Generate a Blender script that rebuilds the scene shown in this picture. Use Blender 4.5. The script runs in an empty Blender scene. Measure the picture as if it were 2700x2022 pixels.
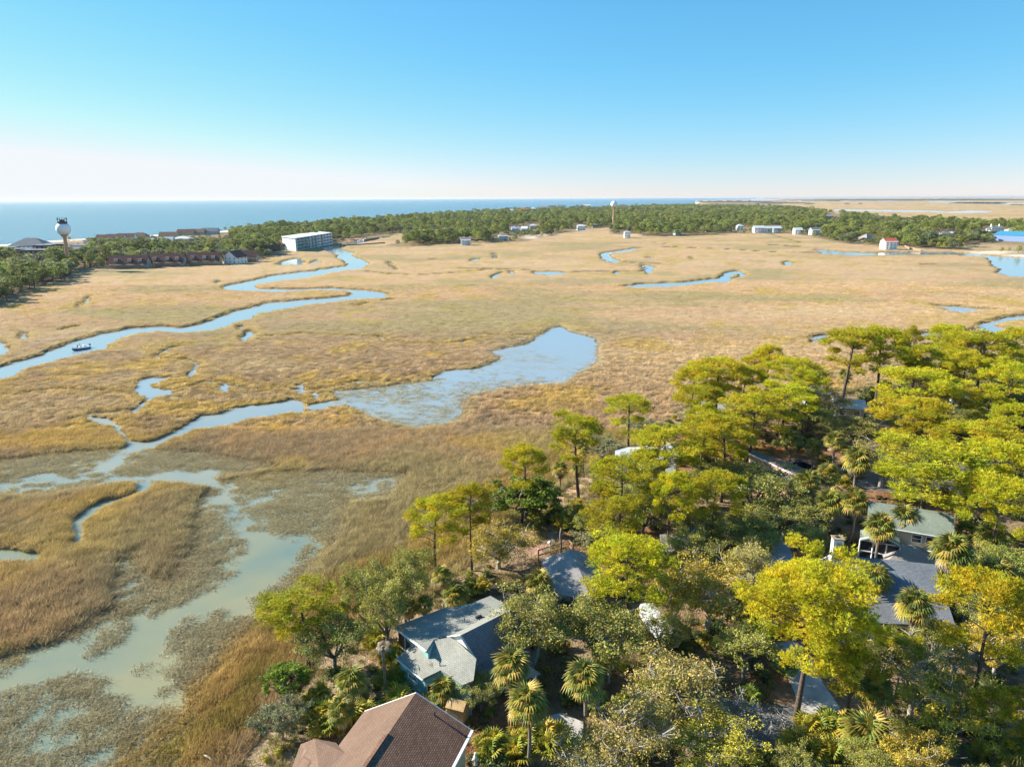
import bpy, math, random
import numpy as np
from mathutils import Vector, Matrix
S = bpy.context.scene
random.seed(7)
RNG = np.random.default_rng(7)
rad = math.radians

# ---------------------------------------------------------------- camera
CAMH = 50.0; FPX = 1870.0; PIT = rad(14.65); ROLL = math.atan(10/2700)
_r = np.array([1, 0, 0.]); FWD = np.array([0, math.cos(PIT), -math.sin(PIT)]); _u = np.array([0, math.sin(PIT), math.cos(PIT)])
RT = math.cos(ROLL)*_r - math.sin(ROLL)*_u
UP = math.sin(ROLL)*_r + math.cos(ROLL)*_u
cd = bpy.data.cameras.new('camera'); cam = bpy.data.objects.new('camera', cd); S.collection.objects.link(cam)
cd.sensor_width = 36; cd.lens = 36*FPX/2700; cd.clip_start = 0.5; cd.clip_end = 90000
m = Matrix(((RT[0], UP[0], -FWD[0], 0), (RT[1], UP[1], -FWD[1], 0), (RT[2], UP[2], -FWD[2], CAMH), (0, 0, 0, 1)))
cam.matrix_world = m
S.camera = cam

# ---------------------------------------------------------------- sky, sun, exposure
SUN_EL = rad(28); SUN_AZ = rad(-72)          # azimuth from +Y towards +X
w = bpy.data.worlds.new('World'); S.world = w; w.use_nodes = True
nt = w.node_tree; bg = nt.nodes['Background']
sky = nt.nodes.new('ShaderNodeTexSky'); sky.sky_type = 'NISHITA'; sky.sun_disc = False
sky.sun_elevation = SUN_EL; sky.sun_rotation = SUN_AZ; sky.altitude = 0; sky.air_density = 1.0; sky.dust_density = 0.0; sky.ozone_density = 1.6
EXPO = 1.3
pre = 0.155; sep = nt.nodes.new('ShaderNodeSeparateColor'); comb = nt.nodes.new('ShaderNodeCombineColor'); nt.links.new(sky.outputs[0], sep.inputs[0])
for ci_, (tn, pw, gn) in enumerate([(.80, 1.4, .90), (.98, .69, .83), (1.12, .55, .99)]):      # clean-air colour response of the sky, the same in every direction
    m1 = nt.nodes.new('ShaderNodeMath'); m1.operation = 'MULTIPLY'; m1.inputs[1].default_value = pre*tn; nt.links.new(sep.outputs[ci_], m1.inputs[0])
    m2 = nt.nodes.new('ShaderNodeMath'); m2.operation = 'POWER'; m2.inputs[1].default_value = pw; nt.links.new(m1.outputs[0], m2.inputs[0])
    mm = nt.nodes.new('ShaderNodeMath'); mm.operation = 'MULTIPLY'; mm.inputs[1].default_value = (.66 if ci_ == 0 else 0); nt.links.new(m1.outputs[0], mm.inputs[0]); mx_ = nt.nodes.new('ShaderNodeMath'); mx_.operation = 'MAXIMUM'; nt.links.new(mm.outputs[0], mx_.inputs[0]); nt.links.new(m2.outputs[0], mx_.inputs[1])
    m3 = nt.nodes.new('ShaderNodeMath'); m3.operation = 'MULTIPLY'; m3.inputs[1].default_value = gn/(0.075*2**EXPO); nt.links.new(mx_.outputs[0], m3.inputs[0]); cl_ = nt.nodes.new('ShaderNodeMath'); cl_.operation = 'MINIMUM'; cl_.inputs[1].default_value = (.90, .94, .985)[ci_]/(0.075*2**EXPO); nt.links.new(m3.outputs[0], cl_.inputs[0]); nt.links.new(cl_.outputs[0], comb.inputs[ci_])
nt.links.new(comb.outputs[0], bg.inputs[0]); bg.inputs[1].default_value = 0.075
sd = bpy.data.lights.new('sun', 'SUN'); sd.energy = 5.0; sd.angle = rad(0.5); sd.color = (1, 0.93, 0.80)
sun = bpy.data.objects.new('sun', sd); S.collection.objects.link(sun)
sdir = Vector((math.sin(SUN_AZ)*math.cos(SUN_EL), math.cos(SUN_AZ)*math.cos(SUN_EL), math.sin(SUN_EL)))
sun.rotation_euler = sdir.to_track_quat('Z', 'Y').to_euler(); sun.location = (0, 0, 200)
S.view_settings.view_transform = 'Standard'; S.view_settings.look = 'None'
S.view_settings.gamma = 1; S.view_settings.use_curve_mapping = False
S.view_settings.exposure = EXPO
S.render.engine = 'CYCLES'
S.cycles.max_bounces = 8; S.cycles.diffuse_bounces = 4; S.cycles.glossy_bounces = 2
S.cycles.transmission_bounces = 3; S.cycles.transparent_max_bounces = 8

# ---------------------------------------------------------------- photo <-> world helpers
def ray(x, y): return FWD + RT*(x-1350)/FPX - UP*(y-1011)/FPX
def G(x, y, z=0.0):
    d = ray(x, y); t = (z-CAMH)/d[2]; return np.array([0, 0, CAMH]) + d*t
def axis_dist(p): return float(np.dot(np.asarray(p)-np.array([0, 0, CAMH]), FWD))
def to_px(x, y, z=0.0):
    dx, dy, dz = x, y, z-CAMH
    a = dx*FWD[0]+dy*FWD[1]+dz*FWD[2]; a = np.where(a < 1, 1, a)
    return 1350+FPX*(dx*RT[0]+dy*RT[1]+dz*RT[2])/a, 1011-FPX*(dx*UP[0]+dy*UP[1]+dz*UP[2])/a
def P(s): return [tuple(float(v) for v in q.split(',')) for q in s.split()]

def hash2(ix, iy, seed):
    h = (ix.astype(np.int64)*374761393 + iy.astype(np.int64)*668265263 + seed*1442695041) & 0xffffffff
    h = ((h ^ (h >> 13))*1274126177) & 0xffffffff
    return ((h ^ (h >> 16)) & 0xffff)/65535.0
def vnoise(x, y, s, seed=0):
    x = x/s; y = y/s; ix = np.floor(x); iy = np.floor(y); fx = x-ix; fy = y-iy
    fx = fx*fx*(3-2*fx); fy = fy*fy*(3-2*fy)
    a = hash2(ix, iy, seed); b = hash2(ix+1, iy, seed); c = hash2(ix, iy+1, seed); d = hash2(ix+1, iy+1, seed)
    return (a+(b-a)*fx)*(1-fy)+(c+(d-c)*fx)*fy
def fbm(x, y, s, seed=0, o=4):
    v = 0; a = 1; t = 0
    for k in range(o):
        v = v+a*vnoise(x+k*17.3, y-k*9.1, s/2**k, seed+k); t += a; a *= .55
    return v/t
def sstep(x, a, b):
    t = np.clip((x-a)/(b-a), 0, 1); return t*t*(3-2*t)

# ---------------------------------------------------------------- shapes of water, flooded flats, uplands (outlines on the ground)
WATER = [P(s) for s in [
 # the winding main creek
 "-260,1020 0,968 51,951 104,937 125,927 177,907 253,883 348,865 427,861 481,864 538,851 579,835 601,823 652,813 711,797 790,791 869,785 916,780 924,774 916,766 869,765 821,765 727,769 647,766 600,764 588,760 585,757 601,753 663,740 727,725 821,715 869,707 910,702 916,698 910,690 888,679 891,672 878,664 853,658 853,653 885,647 916,642 948,634 980,630 1008,625 1030,621 1032,625 1008,628 964,638 916,647 896,655 904,661 929,666 932,677 961,687 972,696 958,706 916,711 869,718 806,731 727,740 673,748 668,755 682,761 790,762 869,759 948,764 1011,770 1026,777 1005,785 948,786 885,794 806,802 780,808 727,816 679,826 657,839 625,848 600,858 554,869 475,875 411,872 364,877 332,883 285,905 282,918 253,922 190,937 111,956 57,971 32,990 0,998 -260,1070",
 "-60,900 0,902 22,908 20,930 0,934 -60,936",
 "625,862 632,858 643,861 638,866 628,867", "658,873 676,876 668,883 655,890 645,899 630,897 632,890 645,883",
 "511,962 525,966 520,978 500,991 492,991 505,975",
 "369,1005 398,999 449,998 409,1005 397,1018 416,1027 453,1030 449,1036 416,1039 393,1050 384,1045 362,1036 373,1025",
 "391,1050 384,1062 357,1082 353,1080 378,1060 384,1048",
 # the tidal creek in the middle left
 "232,1096 261,1101 290,1104 311,1121 330,1143 353,1166 380,1166 416,1157 464,1135 500,1117 529,1099 579,1092 623,1074 706,1067 768,1054 801,1060 803,1086 772,1082 742,1086 700,1092 652,1099 616,1110 579,1121 525,1125 500,1135 453,1153 380,1182 355,1197 319,1204 282,1226 272,1237 261,1246 362,1248 435,1251 536,1253 565,1262 580,1284 587,1309 623,1324 652,1371 724,1407 800,1424 796,1464 769,1498 713,1550 676,1588 638,1610 518,1621 469,1663 450,1719 432,1749 375,1760 443,1790 450,1843 394,1858 319,1824 250,1790 188,1775 113,1805 0,1820 -200,1850 -200,1830 0,1772 37,1749 94,1719 150,1697 225,1689 300,1693 323,1644 357,1625 450,1595 525,1561 601,1524 616,1467 612,1400 616,1389 565,1309 558,1280 543,1259 398,1262 395,1291 362,1295 357,1284 362,1266 290,1266 217,1262 145,1273 54,1277 0,1279 0,1272 40,1269 109,1255 203,1248 232,1230 308,1204 333,1190 340,1179 308,1135 301,1117 261,1112 232,1099",
 "362,1297 315,1313 268,1322 225,1342 192,1364 185,1378 185,1429 196,1431 217,1414 214,1385 232,1356 264,1335 311,1318 357,1302",
 "645,1327 670,1309 728,1295 760,1287 728,1300 688,1313 660,1332",
 "-80,1447 0,1447 65,1449 119,1461 94,1476 36,1476 0,1478 -80,1500",
 "45,1960 112,1880 200,1850 170,1900 110,1935 60,1975",
 "345,1160 400,1168 345,1206 300,1236 262,1252 212,1252 236,1228 295,1196", "410,1240 560,1243 605,1290 640,1326 705,1392 670,1402 602,1335 562,1278 410,1264",
 "803,1072 840,1062 880,1056 915,1054 912,1060 870,1066 820,1080",
 # broad pool in the middle
 "1417,887 1446,880 1453,867 1475,865 1504,892 1548,911 1532,933 1542,949 1500,975 1469,997 1388,990 1316,998 1261,1005 1207,1019 1182,1032 1189,1068 1185,1100 1134,1119 1098,1122 1091,1108 1037,1108 990,1086 925,1068 903,1053 917,1050 990,1066 1033,1070 1080,1073 1105,1057 1134,1050 1170,1048 1163,1032 1127,1025 1142,996 1167,979 1243,974 1316,963 1323,956 1370,963 1460,959 1489,946 1460,927 1421,927 1424,901",
 "784,1032 788,1010 795,1008 795,1032", "825,1036 838,1038 837,1046 826,1044", "934,1008 941,1004 940,1013", "576,1015 605,1020 600,1028 578,1026",
 "1219,904 1226,901 1228,905 1222,908",
 "925,1300 985,1265 1030,1270 1000,1295 960,1303",
 # far loops
 "1583,672 1592,666 1621,663 1675,655 1672,659 1643,663 1611,668 1608,674 1618,683 1640,691 1621,692 1599,687 1588,680",
 "1694,699 1719,701 1729,707 1716,715 1709,721 1700,714 1706,706",
 "1627,756 1675,750 1738,747 1801,744 1900,733 1914,717 1947,715 1972,726 1940,732 1907,744 1900,741 1770,755 1675,758",
 "1406,717 1450,716 1500,719 1502,722 1450,725 1410,721", "1295,730 1323,717 1321,722 1308,731 1300,732", "1345,716 1356,716 1355,720 1345,720",
 "1238,687 1264,681 1262,685 1245,688", "1619,718 1640,717 1638,720 1622,721", "1817,680 1823,678 1822,685",
 "1700,679 1722,678 1718,681",
 "2149,659 2178,659 2225,666 2280,667 2370,666 2515,665 2605,674 2700,681 2950,700 2950,760 2700,730 2659,726 2627,719 2640,710 2616,699 2612,684 2598,676 2515,671 2370,671 2244,672 2171,668",
 "2064,693 2075,690 2097,693 2085,698 2070,697", "2457,805 2515,808 2641,818 2569,817 2540,823 2497,817",
 "2565,869 2605,847 2659,836 2700,831 2900,815 2900,830 2700,840 2652,847 2620,858 2656,865 2645,873 2587,876 2533,898 2460,891 2413,883 2442,876 2515,883",
 "2135,889 2153,885 2189,882 2175,892 2139,900",
 "730,696 750,688 780,683 790,684 800,690 790,698 770,696 745,699", "814,694 835,686 848,692 830,694",
 "222,797 232,784 243,782 240,790 228,799", "52,888 62,878 75,880 70,890 55,892", "203,806 214,800 216,806 206,811",
 # water beyond the wood, far right
 "2200,552 2300,553 2480,556 2490,560 2380,559 2200,556", "2460,560 2560,555 2620,557 2600,561 2500,562", "1900,524 2100,527 2350,529 2450,530 2340,531 2100,530 1900,528",
 "2450,530 2600,534 2800,540 2800,544 2600,538 2450,534",
]]
ISLETS = [P(s) for s in ["1330,942 1380,925 1440,930 1490,938 1480,950 1420,955 1350,958", "1215,1012 1260,1008 1290,1010 1250,1018","1444,903 1462,898 1484,905 1478,912 1455,912", "1106,1102 1120,1080 1145,1075 1160,1084 1150,1092 1128,1100 1122,1112", "1922,733 1934,725 1952,723 1948,730 1930,735",
 "237,1686 262,1668 300,1662 298,1690 262,1706"]]
FLAT = [P(s) for s in [
 "560,1285 640,1262 860,1280 900,1330 880,1400 820,1470 780,1530 700,1605 600,1705 520,1815 475,1920 440,2060 -200,2150 -200,1800 150,1705 310,1600 330,1480 420,1560 490,1500 530,1400 520,1330",
 "255,1225 380,1188 520,1195 720,1235 560,1262 300,1262", "-50,1290 0,1215 180,1195 340,1185 300,1270 150,1300 -50,1300",
 "880,1035 1150,1005 1250,985 1420,890 1470,860 1570,895 1570,955 1480,1010 1330,1020 1225,1045 1200,1108 1100,1128 960,1090",
 "1300,925 1430,900 1500,930 1480,965 1400,975 1330,960",
 "700,1255 860,1245 1060,1258 1020,1310 900,1320 760,1300"]]
GULLY = [(P(s), wd) for s, wd in [
 ("475,915 449,918 427,933 411,941 425,950", 1.6), ("425,948 480,948 508,956 517,965", 1.2), ("62,1038 130,1029 200,1030 290,1035 355,1034", 1.3), ("355,1034 370,1012 369,1002 420,995 465,997", 1.4),
 ("455,1030 500,1020 540,1008 585,1008 605,1018 650,1027 700,1026 780,1028", 1.2), ("780,1030 800,1030 860,1026 935,1008 1000,1006 1080,1006", 1.2),
 ("355,1081 300,1092 232,1093", 1.2), ("963,887 1000,888 1020,900 1080,906 1150,908 1215,904", 1.3), ("1215,902 1260,896", 1.2), ("1300,886 1360,886 1430,882 1450,870", 1.2), ("700,890 800,880 900,885 963,887", .9),
 ("1675,655 1730,653 1775,652", 1.6), ("1775,652 1840,655 1950,660 2050,666 2150,667", 2.0), ("1500,719 1600,717 1690,716", 1.4), ("1640,691 1700,697 1745,696", 1.3),
 ("1180,710 1300,710 1405,714", 1.3), ("960,716 1030,724 1100,727 1180,722 1300,710", .9), ("1904,646 1950,645 2020,646 2100,650", 1.2), ("2030,646 2060,647", 2.0), ("2085,651 2110,651", 2.0),
 ("1700,639 1780,645 1850,644", 1.0), ("1110,686 1150,684", 1.5), ("1020,690 1045,712", 1.2), ("1690,700 1700,712 1690,718", 1.2), ("2437,699 2460,697", 2.4), ("1012,793 1030,792", 2.5), ("930,806 950,808 962,801", 1.8),
 ("165,872 200,863", 1.5), ("571,742 576,748", 1.5), ("1304,670 1306,682", 1.6), ("2090,558 2700,575", 1.2), ("2000,610 2110,640", .8)]]
UPLAND = [P(s) for s in [
 "540,2060 620,1960 690,1885 755,1815 830,1735 930,1660 1000,1615 1060,1570 1160,1530 1250,1480 1330,1410 1400,1335 1470,1285 1540,1240 1600,1200 1660,1170 1740,1120 1800,1075 1880,1050 1980,1045 2120,1035 2300,1020 2420,1005 2700,975 3300,930 5200,1100 5200,6000 200,4000 350,2300",
 # far island strip
 "-900,800 0,816 57,804 63,778 139,753 196,744 203,722 240,712 294,709 386,706 494,698 601,691 668,690 723,680 780,655 853,649 878,642 925,634 1005,621 1060,617 1060,640 1010,649 1052,653 1144,647 1296,642 1390,639 1421,630 1504,611 1602,601 1608,620 1659,625 1801,625 1900,620 1900,617 2099,619 2153,630 2225,645 2334,652 2442,659 2526,661 2605,668 2700,676 2950,694 3400,700 3400,590 2700,600 2500,592 2350,582 2250,570 2150,558 2080,550 1950,545 1830,543 1700,546 1550,551 1370,556 1285,560 1200,567 1100,573 1000,581 850,592 665,606 475,617 348,625 177,633 0,647 -900,715",
 "1832,531 1900,528 1990,529 2080,532 2060,541 1950,542 1870,540",
]]
SEA = [P("-3000,470 1500,521.0 2010,522.5 1990,525 1900,527 1834,529 1835,534 1825,541 1700,546 1550,551 1370,556 1285,560 1200,567 1100,573 1000,581 850,592 665,606 475,617 348,625 177,633 0,647 -900,715 -3000,850")]

def world_poly(poly): return np.array([G(x, y, 0.0)[:2] for x, y in poly])
def densify(poly, closed=True):
    return poly
def seg_dist(px, py, W, closed=True):
    """unsigned distance to polyline + even-odd inside flag"""
    d = np.full(px.shape, 1e9); ins = np.zeros(px.shape, bool)
    n = len(W); rng = range(n if closed else n-1)
    for i in rng:
        ax, ay = W[i]; bx, by = W[(i+1) % n]
        ex, ey = bx-ax, by-ay; L = ex*ex+ey*ey+1e-9
        t = np.clip(((px-ax)*ex+(py-ay)*ey)/L, 0, 1)
        dd = (px-ax-t*ex)**2+(py-ay-t*ey)**2
        np.minimum(d, dd, out=d)
        if closed and ay != by:
            c = ((ay > py) != (by > py)) & (px < ex*(py-ay)/(ey)+ax)
            ins ^= c
    return np.sqrt(d), ins
def sdf_union(px, py, polys, margin=40.0):
    out = np.full(px.shape, margin)
    for W in polys:
        mn = W.min(0)-margin; mx = W.max(0)+margin
        k = np.nonzero((px > mn[0]) & (px < mx[0]) & (py > mn[1]) & (py < mx[1]))[0]
        if len(k) == 0: continue
        d, i = seg_dist(px[k], py[k], W)
        out[k] = np.minimum(out[k], np.where(i, -d, d))
    return out
def world_poly_bank(poly, zt=.75):
    """lower banks are seen over the grass tops, upper banks at the water line"""
    a = np.array(poly); ar = 0.5*np.sum(a[:, 0]*np.roll(a[:, 1], -1)-np.roll(a[:, 0], -1)*a[:, 1]); s_ = 1 if ar > 0 else -1; out = []
    for i in range(len(a)):
        e1 = a[i]-a[i-1]; e2 = a[(i+1) % len(a)]-a[i]; nrm = 0
        for e in (e1, e2):
            L = math.hypot(*e)+1e-6; nrm += -s_*e[0]/L*.5
        out.append(G(a[i][0], a[i][1], zt*max(0, min(1, nrm*1.6+.15)))[:2])
    return np.array(out)
WATERW = [world_poly_bank(p) for p in WATER]; ISLW = [world_poly(p) for p in ISLETS]; FLATW = [world_poly(p) for p in FLAT]
UPW = [world_poly(p) for p in UPLAND]; GULW = [(world_poly(p), wd) for p, wd in GULLY]
def _seaW():
    pts = []
    for x, y in SEA[0]:
        d = ray(x, y)
        if d[2] > -1e-4: d = d*1.0; d[2] = -0.0012
        q = np.array([0, 0, CAMH])+d*((-CAMH)/d[2]); pts.append(q[:2])
    return np.array(pts)
SEAW = [_seaW()]

def fields(x, y):
    """x,y 1-D world arrays -> dict of height, colour, masks"""
    dist = np.hypot(x, y)
    wob = np.clip(dist/300, 0.6, 2.2)
    xx = x+(fbm(x, y, 5, 11, 3)-.5)*3.0*wob; yy = y+(fbm(x, y, 5, 23, 3)-.5)*3.0*wob
    w = sdf_union(xx, yy, WATERW)
    isl = sdf_union(xx, yy, ISLW)
    w = np.maximum(w, -isl)
    fl = sdf_union(xx, yy, FLATW)
    up = sdf_union(x+(fbm(x, y, 9, 31, 3)-.5)*6, y+(fbm(x, y, 9, 37, 3)-.5)*6, UPW)
    sea = sdf_union(x, y, SEAW, 60.)
    gul = np.full(x.shape, 40.0)
    for W, wd in GULW:
        mn = W.min(0)-40; mx = W.max(0)+40
        k = np.nonzero((x > mn[0]) & (x < mx[0]) & (y > mn[1]) & (y < mx[1]))[0]
        if len(k) == 0: continue
        d, _ = seg_dist(xx[k], yy[k], W, False)
        gul[k] = np.minimum(gul[k], d-wd*.5*np.clip(dist[k]/250, .6, 1.6))
    return dict(w=w, fl=fl, up=up, sea=sea, gul=gul, dist=dist)

def palette(x, y, f):
    """colours of the marsh vegetation (linear albedo), near left toned down for low sun"""
    dist = f['dist']
    n1 = fbm(x*.55, y, 45, 3, 4); n2 = fbm(x, y, 14, 5, 3); n3 = fbm(x*.4, y, 120, 9, 3); n4 = fbm(x, y, 4.5, 13, 2)
    C = lambda *c: np.array(c)[None, :]
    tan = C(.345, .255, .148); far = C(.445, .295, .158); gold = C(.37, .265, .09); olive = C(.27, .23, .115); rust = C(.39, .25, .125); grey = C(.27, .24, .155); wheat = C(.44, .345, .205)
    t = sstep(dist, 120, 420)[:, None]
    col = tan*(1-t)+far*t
    col = col*(1-.24*(1-sstep(x/np.maximum(dist, 1), -.55, .25))*(1-sstep(dist, 260, 520)))[:, None]*np.array([1, 1, 1.03])  # near left darker: taller brown grass, plus low-sun shading put into the colour
    def mix(c, k, a): 
        k = np.clip(k, 0, 1)[:, None]*a; return c*(1-k)+k*a*0+ (k*1.0)*0 + 0
    def mx(col, c, k):
        k = np.clip(k, 0, 1)[:, None]; return col*(1-k)+c*k
    col = mx(col, wheat, sstep(n1, .55, .75)*.4)
    col = mx(col, rust, sstep(n3, .56, .72)*.5*sstep(n2, .3, .7))
    col = mx(col, gold, sstep(n2, .55, .70)*.85)
    col = mx(col, olive, sstep(1-n1, .50, .68)*.7); col = mx(col, C(.30, .21, .14), sstep(vnoise(x*.5+y*.2, y, 26, 19), .62, .85)*.5*(1-t[:, 0]*.5))
    edge = np.minimum(f['w'], f['gul'])
    col = mx(col, gold, (1-sstep(edge, .5, 7+0*edge))*.6*sstep(dist, 60, 160)*(.5+.8*n4))
    col = mx(col, grey, (1-sstep(f['fl'], -4, 6))*.85)
    # golden belt along the near upland
    px, py = to_px(x, y)
    belt = (1-sstep(np.abs(f['up']-6), 3, 7))*(dist < 150)*(f['up'] > -3)
    col = mx(col, C(.30, .20, .055), belt*(.45+.6*n2)*.85)
    col = mx(col, C(.17, .15, .03), belt*sstep(n4, .5, .8)*.6)
    return col, (n1, n2, n3, n4)

# ---------------------------------------------------------------- object helpers
COL = S.collection
def tag(o, label=None, cat=None, group=None, kind=None):
    if label: o['label'] = label
    if cat: o['category'] = cat
    if group: o['group'] = group
    if kind: o['kind'] = kind
    return o
def empty(name, loc=(0, 0, 0), rz=0, label=None, cat=None, group=None):
    o = bpy.data.objects.new(name, None); COL.objects.link(o); o.location = loc; o.rotation_euler = (0, 0, rz); o.empty_display_size = .3
    return tag(o, label, cat, group)
def link(name, me, mat=None, parent=None, loc=(0, 0, 0), rot=(0, 0, 0), sc=(1, 1, 1)):
    if mat and len(me.materials) == 0: me.materials.append(mat)
    o = bpy.data.objects.new(name, me); COL.objects.link(o); o.location = loc; o.rotation_euler = rot; o.scale = sc
    if parent is not None: o.parent = parent
    return o
def np_mesh(name, V, F, tint=None, smooth=False, mat=None):
    V = np.asarray(V, np.float32); F = np.asarray(F, np.int32); k = F.shape[1]
    me = bpy.data.meshes.new(name); me.vertices.add(len(V)); me.vertices.foreach_set('co', V.ravel())
    me.loops.add(F.size); me.loops.foreach_set('vertex_index', F.ravel())
    me.polygons.add(len(F)); me.polygons.foreach_set('loop_start', np.arange(0, F.size, k, dtype=np.int32))
    if smooth: me.polygons.foreach_set('use_smooth', np.ones(len(F), bool))
    if tint is not None:
        a = me.attributes.new('tint', 'FLOAT_COLOR', 'POINT'); c = np.ones((len(V), 4), np.float32); c[:, :3] = tint; a.data.foreach_set('color', c.ravel())
    me.update(calc_edges=True)
    if mat: me.materials.append(mat)
    return me
class MB:
    def __init__(s): s.v = []; s.f = []; s.uv = {}
    def poly(s, pts, uv=None):
        n = len(s.v); s.v += [tuple(map(float, p)) for p in pts]; s.f.append(tuple(range(n, n+len(pts))))
        if uv: s.uv[len(s.f)-1] = uv
    def box(s, c, d, rz=0):
        cx, cy, cz = c; a, b, h = d[0]/2, d[1]/2, d[2]/2; n = len(s.v); co, si = math.cos(rz), math.sin(rz)
        for z in (-h, h):
            for x, y in ((-a, -b), (a, -b), (a, b), (-a, b)): s.v.append((cx+x*co-y*si, cy+x*si+y*co, cz+z))
        for q in ((0, 3, 2, 1), (4, 5, 6, 7), (0, 1, 5, 4), (1, 2, 6, 5), (2, 3, 7, 6), (3, 0, 4, 7)): s.f.append(tuple(n+i for i in q))
    def bar(s, a, b, t, t2=None):
        a = Vector(a); b = Vector(b); d = b-a; L = d.length
        if L < 1e-6: return
        q = d.to_track_quat('Z', 'Y'); n = len(s.v); t2 = t if t2 is None else t2
        for z in (0, L):
            for x, y in ((-t/2, -t2/2), (t/2, -t2/2), (t/2, t2/2), (-t/2, t2/2)): s.v.append(tuple(a+q @ Vector((x, y, z))))
        for q in ((0, 3, 2, 1), (4, 5, 6, 7), (0, 1, 5, 4), (1, 2, 6, 5), (2, 3, 7, 6), (3, 0, 4, 7)): s.f.append(tuple(n+i for i in q))
    def tube(s, pts, rr, sides=6, cap=True):
        pts = [Vector(p) for p in pts]; n0 = len(s.v); N = len(pts)
        for i, p in enumerate(pts):
            t = (pts[min(i+1, N-1)]-pts[max(i-1, 0)]).normalized()
            ref = Vector((1, 0, 0)) if abs(t.x) < .9 else Vector((0, 1, 0))
            a = t.cross(ref).normalized(); b = t.cross(a)
            for k in range(sides):
                an = 2*math.pi*k/sides; s.v.append(tuple(p+(a*math.cos(an)+b*math.sin(an))*rr[i]))
        for i in range(N-1):
            for k in range(sides):
                k2 = (k+1) % sides; s.f.append((n0+i*sides+k, n0+i*sides+k2, n0+(i+1)*sides+k2, n0+(i+1)*sides+k))
        if cap: s.f.append(tuple(n0+(N-1)*sides+k for k in range(sides))); s.f.append(tuple(n0+k for k in reversed(range(sides))))
    def lathe(s, prof, c=(0, 0, 0), sides=32):
        n0 = len(s.v)
        for r, z in prof:
            for k in range(sides): a = 2*math.pi*k/sides; s.v.append((c[0]+r*math.cos(a), c[1]+r*math.sin(a), c[2]+z))
        for i in range(len(prof)-1):
            for k in range(sides): k2 = (k+1) % sides; s.f.append((n0+i*sides+k, n0+i*sides+k2, n0+(i+1)*sides+k2, n0+(i+1)*sides+k))
    def slab(s, pts, th=.18):
        """roof plane with thickness and shingle UVs (metres)"""
        p = [Vector(q) for q in pts]; n = Vector((0, 0, 0))
        for i in range(len(p)): a = p[i]; b = p[(i+1) % len(p)]; n += a.cross(b)
        n.normalize()
        if n.z < 0: p.reverse(); n = -n
        h = Vector((0, 0, 1)).cross(n); h = h.normalized() if h.length > 1e-4 else Vector((1, 0, 0)); v = n.cross(h)
        s.poly(p, [(q.dot(h), q.dot(v)) for q in p])
        lo = [q-Vector((0, 0, th)) for q in p]
        s.poly(list(reversed(lo)))
        for i in range(len(p)): j = (i+1) % len(p); s.poly([p[i], lo[i], lo[j], p[j]])
    def mesh(s, name, mat=None, smooth=False):
        me = bpy.data.meshes.new(name); me.from_pydata(s.v, [], s.f)
        if s.uv:
            l = me.uv_layers.new(name='UVMap')
            for fi, uv in s.uv.items():
                pl = me.polygons[fi]
                for k, li in enumerate(pl.loop_indices): l.data[li].uv = uv[k]
        if smooth: me.polygons.foreach_set('use_smooth', np.ones(len(s.f), bool))
        me.update()
        if mat: me.materials.append(mat)
        return me
    def build(s, name, mat, parent=None, smooth=False, **k): return link(name, s.mesh(name, mat, smooth), None, parent, **k)

# ---------------------------------------------------------------- materials
def nodes(name):
    mt = bpy.data.materials.new(name); mt.use_nodes = True; n = mt.node_tree; b = n.nodes['Principled BSDF']; return mt, n, b
def N(n, t, **k):
    x = n.nodes.new(t)
    for a, v in k.items():
        if a in x.inputs.keys(): x.inputs[a].default_value = v
        else: setattr(x, a, v)
    return x
def plain(name, col, rough=.7, var=.18, scale=3.0, bump=0.0, bscale=20., spec=.3, metal=0):
    mt, n, b = nodes(name); tc = N(n, 'ShaderNodeTexCoord')
    nz = N(n, 'ShaderNodeTexNoise'); nz.inputs['Scale'].default_value = scale; nz.inputs['Detail'].default_value = 5
    n.links.new(tc.outputs['Object'], nz.inputs['Vector'])
    mr = N(n, 'ShaderNodeMapRange'); mr.inputs[1].default_value = .3; mr.inputs[2].default_value = .7; mr.inputs[3].default_value = 1-var; mr.inputs[4].default_value = 1+var
    n.links.new(nz.outputs[0], mr.inputs[0])
    vm = N(n, 'ShaderNodeVectorMath', operation='SCALE'); vm.inputs[0].default_value = col; n.links.new(mr.outputs[0], vm.inputs['Scale'])
    n.links.new(vm.outputs[0], b.inputs['Base Color']); b.inputs['Roughness'].default_value = rough; b.inputs['Specular IOR Level'].default_value = spec; b.inputs['Metallic'].default_value = metal
    if bump:
        bz = N(n, 'ShaderNodeTexNoise'); bz.inputs['Scale'].default_value = bscale; n.links.new(tc.outputs['Object'], bz.inputs['Vector'])
        bp = N(n, 'ShaderNodeBump'); bp.inputs['Strength'].default_value = bump; bp.inputs['Distance'].default_value = .05; n.links.new(bz.outputs[0], bp.inputs['Height']); n.links.new(bp.outputs[0], b.inputs['Normal'])
    return mt
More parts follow.
